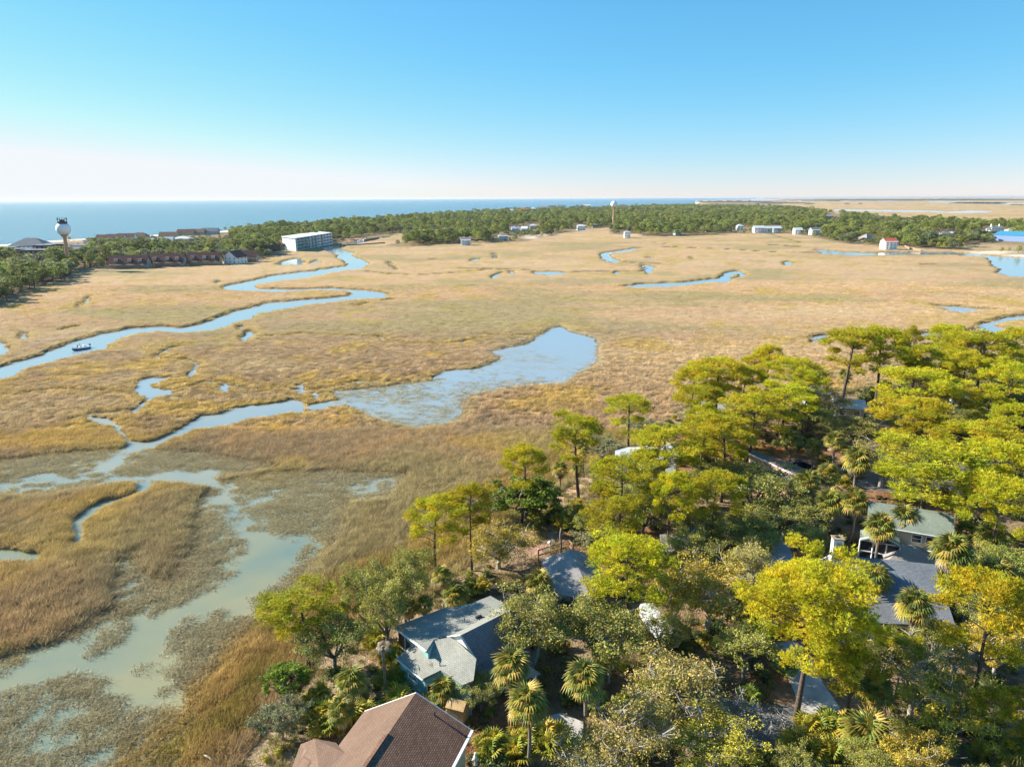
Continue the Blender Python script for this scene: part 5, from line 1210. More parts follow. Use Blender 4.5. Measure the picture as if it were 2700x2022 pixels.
# dormer-like lower gable at the very bottom
dp = pl_from([(988, 1994, 7.2), (1050, 2022, 6.2), (960, 2022, 6.6)]); q = MB()
ga = G(988, 1994, 7.2); gb_ = ga+(B0-A0)*.62+np.array([0, 0, .35]); gc = ga+(C0-A0)*.12+Rd*.6; q.slab(rel(off, [ga, gb_, gb_+Rd*5, ga+Rd*5]), .14); q.build('gable_roof', M['brownroof'], r)
q = MB(); q.bar(tuple(ga-off+np.array([0, .05, .02])), tuple(gb_-off+np.array([0, .05, .02])), .18, .12); q.build('gable_trim', M['white'], r)
# low hipped wing on the left
E0 = hit(LP, 911, 1953); wz = 3.9
w1 = G(829.5, 1946.6, wz+1.0); w2 = G(793, 1961, wz); w3 = G(755, 2060, wz); w4 = hit(LP, 886, 1957); w5 = hit(LP, 908, 1983); w6 = G(850, 2090, wz+1.6)
q = MB(); q.slab(rel(off, [w1, w4, w5]), .15); q.slab(rel(off, [w2, w1, w5, w6, w3]), .15); q.build('wing_roof', M['brownroof2'], r)
w_ = MB(); cc_ = (w5+w6)/2; q1, q2, q3, q4 = [drop(inset(x, cc_, .4), .25) for x in (w4, w1, w2, w3)]; wall_strip(w_, q1, q2, .8, off); wall_strip(w_, q2, q3, .8, off); wall_strip(w_, q3, q4, .8, off); w_.build('wing_wall', M['cream'], r)

# ---- grey hip roof house ----------------------------------------------------
off = np.array([*G(1510, 1530, 1.0)]); r = empty('hip_roofed_house', tuple(off), 0, 'low house with taupe-grey hip roof and a wooden deck rail, below the palmetto slope', 'house')
ap = G(1506, 1448, 5.8); ap2 = G(1528, 1452, 5.6)
La = pl_from([(1506, 1448, 5.8), (1440, 1473, 3.6), (1436, 1560, 3.6)])
hl = G(1428, 1474, 3.6); hb = G(1436, 1560, 3.4); hr = G(1590, 1512, 3.6); hr2 = G(1560, 1580, 3.4); bk = G(1565, 1466, 3.6)
q = MB(); q.slab(rel(off, [ap, hl, hb]), .16); q.slab(rel(off, [ap, hb, hr2]), .16); q.slab(rel(off, [ap, hr2, hr, ap2]), .16); q.slab(rel(off, [ap2, hr, bk]), .16); q.build('roof', M['taupe'], r)
w_ = MB(); cc_ = ap
pp = [drop(inset(x, cc_, .6), .3) for x in (hl, hb, hr2, hr, bk)]
for i in range(5): wall_strip(w_, pp[i], pp[(i+1) % 5], .8, off)
w_.build('wall', M['greywall'], r); win_on(r, off, pp[0], pp[1], .4, 2.2, 1.1, 1.0); win_on(r, off, pp[0], pp[1], .75, 2.2, 1.1, 1.0)
q = MB(); dk = [G(1420, 1466, 1.9), G(1478, 1446, 1.9), G(1500, 1440, 1.9), G(1512, 1452, 1.9)]
for i in range(3):
    A, B = dk[i]-off, dk[i+1]-off; q.bar(tuple(A+[0, 0, .9]), tuple(B+[0, 0, .9]), .12); q.bar(tuple(A+[0, 0, .1]), tuple(B+[0, 0, .1]), .12)
for p in dk: p = p-off; q.bar((p[0], p[1], -.1), (p[0], p[1], p[2]+1.0), .16)
q.build('deck_rail', M['wood'], r)
lp = G(1449, 1450, 1.9); q = MB(); q.tube([(0, 0, 0), (0, 0, 1.9)], [.05, .04], 8); q.lathe([(.0, 1.85), (.26, 1.95), (.3, 2.05), (.2, 2.2), (0, 2.25)], sides=14); tag(q.build('deck_lamp', M['offwhite'], None, True, loc=(lp[0], lp[1], 1.0)), 'white globe lamp on a post by the deck rail', 'lamp')

# ---- pale flat-roofed house ---------------------------------------------------
def poly_house(name, label, base_px, roofs, walls_mat, zb=.8, wins=()):
    global off, r
    off = np.array([*G(*base_px, 1.0)]); r = empty(name, tuple(off), 0, label, 'house')
    for nm, pts, mat in roofs:
        q = MB(); P3 = [G(*t) for t in pts]; q.slab(rel(off, P3), .25); q.build(nm, M[mat], r)
        w_ = MB(); c = sum(P3)/len(P3); pp = [drop(inset(x, c, .45), .3) for x in P3]
        for i in range(len(pp)): wall_strip(w_, pp[i], pp[(i+1) % len(pp)], zb, off)
        w_.build('wall', M[walls_mat], r)
    return r
poly_house('pale_flat_roofed_house', 'house with pale blue-grey stepped shed roofs at the marsh edge, half hidden by pines', (1690, 1230),
  [('roof', [(1622, 1188, 5.2), (1656, 1179, 5.2), (1690, 1179, 5.5), (1688, 1210, 4.6), (1622, 1216, 4.4)], 'paleroof'), ('upper_roof', [(1704, 1168, 6.6), (1790, 1168, 6.6), (1790, 1200, 6.0), (1704, 1184, 6.2)], 'paleroof'), ('front_roof', [(1670, 1214, 4.6), (1692, 1206, 4.9), (1760, 1225, 4.2), (1700, 1240, 3.9)], 'paleroof')], 'white')
# ---- brown low roof with skylight
poly_house('brown_low_house', 'low house with dull brown roof and a boxed skylight, seen between pines', (1800, 1460),
  [('roof', [(1740, 1408, 4.6), (1860, 1408, 4.6), (1850, 1452, 3.4), (1745, 1455, 3.4)], 'taupe')], 'wood')
q = MB(); p = G(1835, 1428, 4.2)-off; q.box((p[0], p[1], p[2]+.2), (2.2, .9, .5)); q.build('skylight', M['wood'], r); q = MB(); q.box((p[0], p[1], p[2]+.47), (2.0, .7, .06)); q.build('skylight_pane', M['glass'], r)
p = G(1825, 1412, 4.6)-off; q = MB(); q.box((p[0], p[1], p[2]+.55), (.28, .28, 1.3)); q.box((p[0]+.25, p[1], p[2]+1.1), (.3, .28, .24)); q.build('blue_flue', M['brightblue'], r)
# ---- taupe small roof
poly_house('small_taupe_roof_house', 'small house with flat-looking taupe shingle roof among dark oaks', (2050, 1500),
  [('roof', [(2008, 1425, 4.8), (2080, 1427, 4.8), (2095, 1490, 3.4), (2000, 1485, 3.4)], 'taupe')], 'wood')
# ---- small white pyramid & grey house
house('pyramid_roofed_cabin', 'small cabin with white pyramid roof poking out of the pines', 'house', 2150, 1068, 12, 4.4, 4.4, 3.6, 2.0, 'hip', 'palewall', 'paleroof', 1, 2, .4)
house('small_grey_house', 'small grey house with a light grey shed roof under the two-tiered pine', 'house', 2232, 1098, -12, 6, 4.5, 2.8, 1.2, 'gable', 'greywall', 'paleroof', 1, 2, .4)
# ---- long tan house
off = np.array([*G(2060, 1330, 1.0)]); r = empty('tan_long_house', tuple(off), 0, 'long tan stucco house with flat roof edged in white, running diagonally behind palms', 'house')
zt = 7.2; t0, t1, t2, t3 = G(1976, 1196, zt), G(2103, 1254, zt), G(2112, 1247, zt), G(1982, 1193, zt)
q = MB(); q.slab(rel(off, [t0+[0, 0, .2], t1+[0, 0, .2], t2+(t2-t1)*1.2+[0, 0, .2], t3+(t3-t0)*1.2+[0, 0, .2]]), .25); q.build('roof', M['brownroof2'], r)
q = MB(); q.bar(tuple(t0-off+[0, -.15, .0]), tuple(t1-off+[0, -.15, 0]), .35, .2); q.build('white_coping', M['white'], r)
w_ = MB(); wall_strip(w_, t0-[0, 0, .2], t1-[0, 0, .2], .8, off, .3); e_ = t1+(t1-t0)/np.linalg.norm(t1-t0)*5-[0, 0, 1.8]; wall_strip(w_, t1-[0, 0, 1.8], e_, .8, off, .3)
wall_strip(w_, t0-[0, 0, .2], t3+(t3-t0)*1.2-[0, 0, .2], .8, off, .3); wall_strip(w_, t1-[0, 0, .2], t2+(t2-t1)*1.2-[0, 0, .2], .8, off, .3); w_.build('wall', M['tanwall'], r)
q = MB(); A, B = t0-off-[0, .4, 1.1], t1-off-[0, .4, 1.1]; q.bar(tuple(A), tuple(B), .12, .5); q.build('ledge', M['offwhite'], r)
win_on(r, off, t0, t1, .92, 2.4, 1.4, 1.3); win_on(r, off, t0, t1, .55, 3.4, 1.4, 1.3)
# ---- cream house with green roof
off = np.array([*G(2420, 1440, 1.0)]); r = empty('cream_house', tuple(off), 0, 'two-storey cream house with green shingle roof, white window trim and a screened gable porch', 'house')
g0, g1 = G(2290, 1320, 8.2), G(2515, 1355, 8.2); gf0, gf1 = G(2262, 1378, 6.2), G(2508, 1391, 6.2)
gv = G(2405, 1366, 6.2)
Gd = (g1-g0)/np.linalg.norm(g1-g0); perp = np.array([Gd[1], -Gd[0], 0]); 
E0 = g0+perp*3.6-[0, 0, 2.0]; E1 = g1+perp*3.6-[0, 0, 2.0]; K0 = g0-perp*3.6-[0, 0, 2.0]; K1 = g1-perp*3.6-[0, 0, 2.0]
q = MB(); q.slab(rel(off, [g0, g1, E1, E0]), .18); q.slab(rel(off, [g1, g0, K0, K1]), .18); q.build('roof', M['greenroof'], r)
w_ = MB(); pp = [drop(x, .25) for x in (E0-perp*.5+Gd*.5, E1-perp*.5-Gd*.5, K1+perp*.5-Gd*.5, K0+perp*.5+Gd*.5)]
for i in range(4): wall_strip(w_, pp[i], pp[(i+1) % 4], .8, off)
ge = MB()
for gg, pa, pb in ((g1, pp[1], pp[2]), (g0, pp[3], pp[0])): t = drop(gg+(Gd*.5 if gg is g0 else -Gd*.5), .3); ge.poly(rel(off, [pa, pb, t])); ge.poly(rel(off, [pb, pa, t]))
w_.build('wall', M['cream'], r); ge.build('gable_end', M['cream'], r)
q = MB(); q.bar(tuple(E0-off+perp*.05-[0, 0, .1]), tuple(E1-off+perp*.05-[0, 0, .1]), .2, .1); bz0 = pp[0]+perp*.12; bz1 = pp[1]+perp*.12; q.bar(tuple(np.array([bz0[0], bz0[1], 3.6])-off), tuple(np.array([bz1[0], bz1[1], 3.6])-off), .28, .06); q.build('trim', M['white'], r)
for t_, z_, ww_, hh_ in ((.60, 5.1, 1.3, 1.2), (.77, 5.1, 1.1, 1.2), (.90, 5.1, 1.1, 1.2), (.30, 5.1, 1.2, 1.1), (.84, 2.3, 1.5, 1.3), (.62, 2.4, 1.0, 1.2), (.52, 2.2, 1.0, 1.9)): win_on(r, off, pp[0], pp[1], t_, z_, ww_, hh_, 'door' if hh_ > 1.8 else 'window')
# porch with its own gable
ph = np.array([*G(2270, 1440, 1.0)]); q = MB(); q2_ = MB(); pr = []
c0 = pp[0]+Gd*1.0; z_ = 4.9
f0, f1 = c0+perp*3.0-Gd*2.2, c0+perp*3.0+Gd*2.6; b0_, b1_ = c0-Gd*2.2, c0+Gd*2.6; mid0, mid1 = (f0+f1)/2, (b0_+b1_)/2
for v_ in (f0, f1, b0_, b1_): v_[2] = z_
mid0[2] = z_+1.1; mid1[2] = z_+1.1
q.slab(rel(off, [f0+perp*.4, mid0+perp*.4, mid1, b0_]), .14); q.slab(rel(off, [mid0+perp*.4, f1+perp*.4, b1_, mid1]), .14); q.build('porch_roof', M['greenroof'], r)
fr = MB(); scn = MB()
for i in range(4): p = f0+(f1-f0)*i/3; fr.bar(tuple(np.array([p[0], p[1], .9])-off), tuple(np.array([p[0], p[1], z_])-off), .15)
for z2_ in (2.2, 3.3, z_-.05): A, B = f0.copy(), f1.copy(); A[2] = B[2] = z2_; fr.bar(tuple(A-off), tuple(B-off), .13)
fr.bar(tuple(f0-off), tuple(mid0-off), .16); fr.bar(tuple(mid0-off), tuple(f1-off), .16); fr.build('porch_frame', M['white'], r)
wall_strip(scn, f0-[0, 0, .1]+(b0_-f0)*.02, f1-[0, 0, .1]+(b0_-f0)*.02, 1.0, off, .02); wall_strip(scn, f0-[0, 0, .1], b0_-[0, 0, .1], 1.0, off, .02); scn.poly(rel(off, [f0-perp*.05, f1-perp*.05, mid0-perp*.05])); scn.build('porch_screen', M['screen'], r)
# small ribbed hip roof in front of the cream house
ho = G(2385, 1478, 1.0); house('ribbed_roof_garage', 'small garage with ribbed grey hip roof between the cream house and the charcoal roof', 'garage', 2388, 1505, -14, 5.6, 4.2, 2.4, 1.5, 'hip', 'cream', 'taupe', 1, 1, .4)
# ---- charcoal-roofed house with white chimney
off = np.array([*G(2350, 1640, 1.0)]); r = empty('charcoal_roofed_house', tuple(off), 0, 'large house with plain charcoal shingle roof, tall white chimney and white stair rail', 'house')
k0, k1 = G(2205, 1462, 8.0), G(2464, 1487, 8.0); RPn = pl_from([(2205, 1462, 8.0), (2464, 1487, 8.0), (2515, 1640, 4.0)]); k2 = hit(RPn, 2520, 1650); k3 = hit(RPn, 2250, 1640)
dn = (k2-k1); kb0 = k0+np.array([dn[0]*-.9, -dn[1]*.9, -3.6]); 
kd = (k1-k0)/np.linalg.norm(k1-k0); kp = np.array([-kd[1], kd[0], 0]); K0_, K1_ = k0+kp*4.5-[0, 0, 3.2], k1+kp*4.5-[0, 0, 3.2]
q = MB(); q.slab(rel(off, [k0, k1, k2, k3]), .2); q.slab(rel(off, [k1, k0, K0_, K1_]), .2); q.build('roof', M['charroof'], r)
w_ = MB(); cc_ = (k0+k2)/2; pp = [drop(inset(x, cc_, .6), .35) for x in (k3, k2, K1_, K0_)]
for i in range(4): wall_strip(w_, pp[i], pp[(i+1) % 4], .8, off)
w_.build('wall', M['greywall'], r)
ge = MB(); 
for gg, pa, pb in ((k1, pp[1], pp[2]), (k0, pp[3], pp[0])): t = drop(inset(gg, cc_, .5), .35); ge.poly(rel(off, [pa, pb, t])); ge.poly(rel(off, [pb, pa, t]))
ge.build('gable_end', M['greywall'], r)
for t_ in (.2, .5, .8): win_on(r, off, pp[0], pp[1], t_, 2.4, 1.3, 1.2)
ch = MB(); cp = G(2196, 1500, 1.0)-off; cb = [G(2190, 1408, 11.6)-off]
cc0 = G(2203, 1470, 7.6)-off; ch.box((cc0[0], cc0[1], cc0[2]-1.2), (1.15, 1.0, 7.6), rad(-8)); co = ch.build('chimney', M['white'], r)
ch = MB(); ch.box((cc0[0], cc0[1], cc0[2]+2.66), (1.35, 1.2, .1), rad(-8)); ch.build('chimney_cap', M['wood'], r)
ch = MB(); cx_, cy_ = cc0[0]+.07, cc0[1]-.53; ch.box((cx_, cy_, cc0[2]+1.0), (.72, .05, 2.4), rad(-8)); ch.build('chimney_louvre', M['steel'], r)
ch = MB(); ch.box((cc0[0]-.1, cc0[1]+.1, cc0[2]+2.78), (.4, .3, .12), .3); ch.build('chimney_pot', M['darkmetal'], r)
def rail(name, pts, h=1.0, dz=.22, parent=None, o_=off, mat='white'):
    q = MB()
    for i in range(len(pts)-1):
        A, B = np.array(pts[i])-o_, np.array(pts[i+1])-o_; L = np.linalg.norm(B-A); n_ = int(L/dz)
        q.bar(tuple(A+[0, 0, h]), tuple(B+[0, 0, h]), .1); q.bar(tuple(A+[0, 0, .12]), tuple(B+[0, 0, .12]), .08)
        for j in range(n_+1): p = A+(B-A)*j/n_; q.bar(tuple(p+[0, 0, .12]), tuple(p+[0, 0, h]), .05)
        for p in (A, B): q.bar((p[0], p[1], 1-o_[2]-.1), (p[0], p[1], p[2]+h+.1), .14)
    return q.build(name, M[mat], parent)
rail('stair_rail', [G(2118, 1500, 4.3), G(2145, 1500, 4.3), G(2185, 1482, 5.6)], .9, .24, r)
rail('deck_rail', [G(2215, 1648, 3.2), G(2300, 1660, 3.2)], 1.0, .22, r); rail('deck_rail', [G(2465, 1668, 3.2), G(2520, 1672, 3.2)], 1.0, .22, r)
# ---- glimpsed roofs
house('shaded_grey_house', 'grey house glimpsed between trunks under the massive domed pine', 'house', 2560, 1085, -10, 9, 6, 3.2, 1.6, 'gable', 'palewall', 'paleroof', 1, 3)
house('hidden_pale_house', 'house with a scrap of pale roof showing inside the dense marsh-edge stand', 'house', 1885, 1110, 10, 7, 5, 3.4, 1.4, 'gable', 'greywall', 'paleroof', 1, 2)

# ---- white trailer (camper) under the oaks
p = G(1735, 1672, 1.0); p2 = G(1700, 1625, 1.0); an = math.atan2(p2[1]-p[1], p2[0]-p[0]); r = empty('camper_trailer', (p[0], p[1], 1.0), an, 'long white trailer with a blue-striped rounded end under yellow-tipped oaks', 'trailer'); r.scale = (.85, .8, .8)
q = MB(); prof = [(-1.15, .6), (-1.2, .9), (-1.2, 2.2), (-1.1, 2.45), (-.9, 2.55), (.9, 2.55), (1.1, 2.45), (1.2, 2.2), (1.2, .9), (1.15, .6)]
secs = [(-4.2, .85, .1), (-3.9, 1, 0), (3.6, 1, 0), (4.1, .9, .05), (4.4, .7, .25)]; n0 = 0
for xx_, sc_, dz_ in secs: q.v += [(xx_, y*sc_, 1.7+(z-1.7)*sc_) for y, z in prof]
for i in range(len(secs)-1):
    for k in range(10): k2_ = (k+1) % 10; q.f.append((i*10+k, i*10+k2_, (i+1)*10+k2_, (i+1)*10+k))
q.f.append(tuple(range(10))); q.f.append(tuple(40+k for k in reversed(range(10)))); q.build('body', plain('camper_aluminium', (.46, .47, .48), .45, .08, 2), r)
q = MB(); q.box((0, -1.21, 1.5), (7.2, .02, .12)); q.box((0, 1.21, 1.5), (7.2, .02, .12)); q.box((0, -1.21, 1.25), (7.2, .02, .05)); q.build('stripe', M['boatblue'], r)
for sx in (-.5, .5):
    for sy in (-1, 1): q = MB(); q.tube([(sx, sy*1.0, .35), (sx, sy*1.22, .35)], [.35, .35], 16); q.build('wheel', M['darkmetal'], r)
for x in (-2.6, 1.2, 2.8): window(r, (x, -1.22, 1.95), 0, .9, .6)
q = MB(); q.box((.5, 0, 2.63), (1.0, .8, .2)); q.box((-2.2, .2, 2.6), (.5, .5, .14)); q.build('roof_hatch', M['offwhite'], r)

# ---- tan covered shed, statue, propane etc.
p = G(1208, 1895, 1.0); r = empty('covered_shed', (p[0], p[1], 1.0), rad(-20), 'small tan tarpaulin-covered box between the teal house and the brown roof', 'shed')
q = MB(); q.box((0, 0, .85), (1.7, 1.5, 1.7)); q.build('frame', M['tarp'], r)
q = MB(); q.slab([(-.95, -.85, 1.72), (.95, -.85, 1.72), (.95, 0, 2.25), (-.95, 0, 2.25)], .06); q.slab([(-.95, .85, 1.72), (-.95, 0, 2.25), (.95, 0, 2.25), (.95, .85, 1.72)], .06); q.build('cover', M['tarp'], r)
p = G(1254, 2015, 1.0); q = MB(); q.lathe([(.0, 0), (.22, 0), (.24, .12), (.14, .18), (.13, .5), (.2, .62), (.18, .9), (.09, 1.02), (.12, 1.12), (.1, 1.24), (0, 1.28)], sides=14); q.bar((-.15, 0, .75), (-.28, -.05, .45), .09); q.bar((.15, 0, .75), (.26, -.08, .55), .09)
tag(q.build('garden_statue', M['white'], None, True, loc=(p[0], p[1], 1.0)), 'small white garden statue at the corner of the brown-roofed house', 'statue')
p = G(2288, 1105, 1.0); q = MB(); q.box((0, 0, .55), (.7, .7, 1.0)); q.box((0, .03, 1.08), (.78, .82, .08)); q.box((0, -.36, .7), (.5, .05, .06)); tag(q.build('waste_bin', M['green'], None, loc=(p[0], p[1], 1.0)), 'green waste bin standing by the sandy clearing under the pines', 'bin')
p = G(2105, 1235, 1.0); r = empty('parked_car', (p[0], p[1], 1.0), rad(10), 'dark car parked beside the end of the long tan house', 'car')
q = MB(); sec = [(-2.2, .45, .8), (-2.1, .9, .9), (-1.2, 1.0, .9), (-.7, 1.42, .75), (.7, 1.45, .75), (1.3, 1.0, .9), (2.1, .85, .88), (2.2, .45, .8)]
for x, z, w2_ in sec: q.v += [(x, -w2_, .3), (x, w2_, .3), (x, w2_, z), (x, -w2_, z)]
for i in range(len(sec)-1):
    for k in range(4): k2_ = (k+1) % 4; q.f.append((i*4+k, i*4+k2_, (i+1)*4+k2_, (i+1)*4+k))
q.f += [(0, 1, 2, 3), (28, 31, 30, 29)]; q.build('body', M['navy'], r)
for sx in (-1.35, 1.35):
    for sy in (-.85, .85): q = MB(); q.tube([(sx, sy-.1, .33), (sx, sy+.1, .33)], [.33, .33], 14); q.build('wheel', M['darkmetal'], r)

# ---- driveways and roads (sheets on the ground with slab thickness)
def paving(name, s, mat, z=1.03, label=None):
    P3 = [G(x, y, z) for x, y in P(s)]; q = MB(); n_ = len(P3); q.poly(P3); q.poly([p-[0, 0, .15] for p in reversed(P3)])
    for i in range(n_): j = (i+1) % n_; q.poly([P3[i], P3[i]-[0, 0, .15], P3[j]-[0, 0, .15], P3[j]])
    return tag(q.build(name, M[mat]), kind='structure')
paving('driveway', "1385,2060 1560,2075 1548,1990 1556,1935 1535,1902 1505,1888 1478,1878 1450,1886 1436,1904 1430,1922 1405,1942 1380,1962", 'concrete', 1.0)
paving('driveway', "2040,1690 2112,1690 2148,1745 2170,1800 2205,1850 2240,1905 2245,1935 2110,1870 2105,1850 2085,1800 2060,1750", 'concrete', 1.01)
paving('road', "1760,1860 1850,1830 1960,1850 2110,1862 2260,1920 2360,1960 2500,2060 2500,2100 2100,2060 2040,1985 1930,1950 1800,1930", 'asphalt', .995)
paving('road', "2215,1232 2330,1240 2450,1235 2540,1190 2620,1178 2720,1195 2720,1225 2600,1225 2540,1245 2520,1270 2560,1300 2540,1335 2470,1330 2340,1296 2225,1282", 'asphalt', 1.0)
paving('path', "1020,1740 1060,1725 1075,1740 1060,1800 1110,1845 1080,1850 1030,1800", 'concrete', 1.0)

# ================================================================= FAR BUILDINGS
far_town = 'brown-roofed townhouses on the marsh edge'
def deck(d=3, mat='wood'):
    def f(r, a, b_, z1, z2, rh):
        q = MB(); q.box((0, -b_-d/2-.02, 2.6), (2*a*.96, d, .25)); n_ = int(2*a/3.2)
        for i in range(n_+1): q.box((-a*.95+i*2*a*.95/n_, -b_-d+.15, 1.2), (.28, .28, 2.6))
        q.box((0, -b_-d+.1, 3.6), (2*a*.96, .1, .12)); q.build('deck', M[mat], r)
    return f
for i, (x, y, L, hd, l) in enumerate([(345, 706, 26, 6, 'leftmost brown-roofed townhouse row, mostly in shade, beside the creek-side trees'), (444, 701, 25, 5, 'second brown-roofed townhouse row, with blue dormer and deck over the marsh'), (541, 697, 24, 5, 'third brown-roofed townhouse row, with cream end wall')]):
    house('townhouse', l, 'townhouse', x, y, hd, L, 10, 3.6, 5.6, 'gable', 'greywall' if i < 2 else 'cream', 'maroon', 1, 7, .8, 0, far_town, 1.0, 2, [deck(3), x_dormer(L*.05, 'palewall'), x_dormer(-L*.32, 'palewall'), x_dormer(L*.33, 'palewall')], None)
house('townhouse', 'white gabled end house with maroon roof at the right of the townhouse rows', 'townhouse', 622, 694, 72, 13, 12, 5.2, 4.6, 'gable', 'white', 'maroon', 2, 3, .6, 0, far_town, 1.0, 3, [], 'white')
house('townhouse', 'maroon-roofed row with shaded deck right of the white gabled end house', 'townhouse', 657, 689, 8, 13, 9, 4.2, 4.4, 'gable', 'greywall', 'maroon', 1, 4, .6, 0, far_town, 1.0, 2, [deck(3)], None)
house('townhouse', 'brown-roofed townhouse half buried in trees before the apartment block', 'townhouse', 705, 672, 20, 22, 10, 4.2, 4.6, 'gable', 'greywall', 'maroon', 1, 5, .6, 0, far_town, 1.0, 2, [], None)
house('townhouse', 'dark brown roof beside the left end of the apartment block', 'townhouse', 755, 656, -35, 18, 11, 4.2, 4.2, 'gable', 'greywall', 'maroon', 1, 5, .6, 0, far_town, 1.0, 2, [], None)
# apartment block
zt = 13.0; c1, c2 = G(779, 629, zt), G(872, 615, zt); c4 = G(744, 624.5, zt); fd_ = c2-c1; off = np.array([c1[0], c1[1], 1.0]); r = empty('apartment_block', tuple(off), 0, 'four-storey white apartment block with flat white roof and teal balconies at the creek mouth', 'apartment block')
c3 = c2+(c4-c1); w_ = MB()
for A, B in ((c1, c2), (c2, c3), (c3, c4), (c4, c1)): wall_strip(w_, A, B, .8, off, .4)
w_.build('wall', M['palewall'], r); q = MB(); ov_ = [c1+(c1-c3)*.02, c2+(c2-c4)*.02, c3+(c3-c1)*.02, c4+(c4-c2)*.02]; q.slab(rel(off, [x+[0, 0, .5] for x in ov_]), .5); q.build('roof', M['offwhite'], r)  # bluish shade of the white facade is put into the wall colour
nb_ = 11; L_ = np.linalg.norm(fd_); u_ = fd_/L_; nn_ = np.array([u_[1], -u_[0], 0]); an = math.atan2(u_[1], u_[0]); bw = L_/nb_
_q = MB(); _q.box((0, 0, 0), (bw*.78, .1, 2.3)); PANE = _q.mesh('balcony_glass_mesh', M['glass']); _q = MB(); _q.box((0, -.6, -1.25), (bw*.9, 1.3, .18)); _q.box((0, -1.2, -.7), (bw*.9, .06, .95)); BALC = _q.mesh('balcony_mesh', M['teal']); _q = MB(); _q.box((0, -.6, -1.25), (bw*.9, 1.3, .18)); _q.box((0, -1.2, -.7), (bw*.9, .06, .95)); BALW = _q.mesh('balcony_mesh', M['white'])
for b_i in range(nb_):
    for f_i in range(4):
        p = c1+u_*bw*(b_i+.5)+nn_*.25-off; z_ = 1.7+f_i*3.0; link('balcony_door', PANE, None, r, (p[0], p[1], z_), (0, 0, an)); 
        if b_i % 4 != 3: link('balcony', BALC if b_i < 6 else BALW, None, r, (p[0], p[1], z_), (0, 0, an))
for b_i in range(nb_+1):
    q = MB(); p = c1+u_*bw*b_i+nn_*.8-off; q.box((p[0], p[1], 6), (.3, 1.4, 12), an); q.build('pier', M['white'] if b_i > 3 else M['teal'], r)
for i in range(3): win_on(r, off, c4, c1, .3+.2*i, 10.5, 1.4, 1.4)
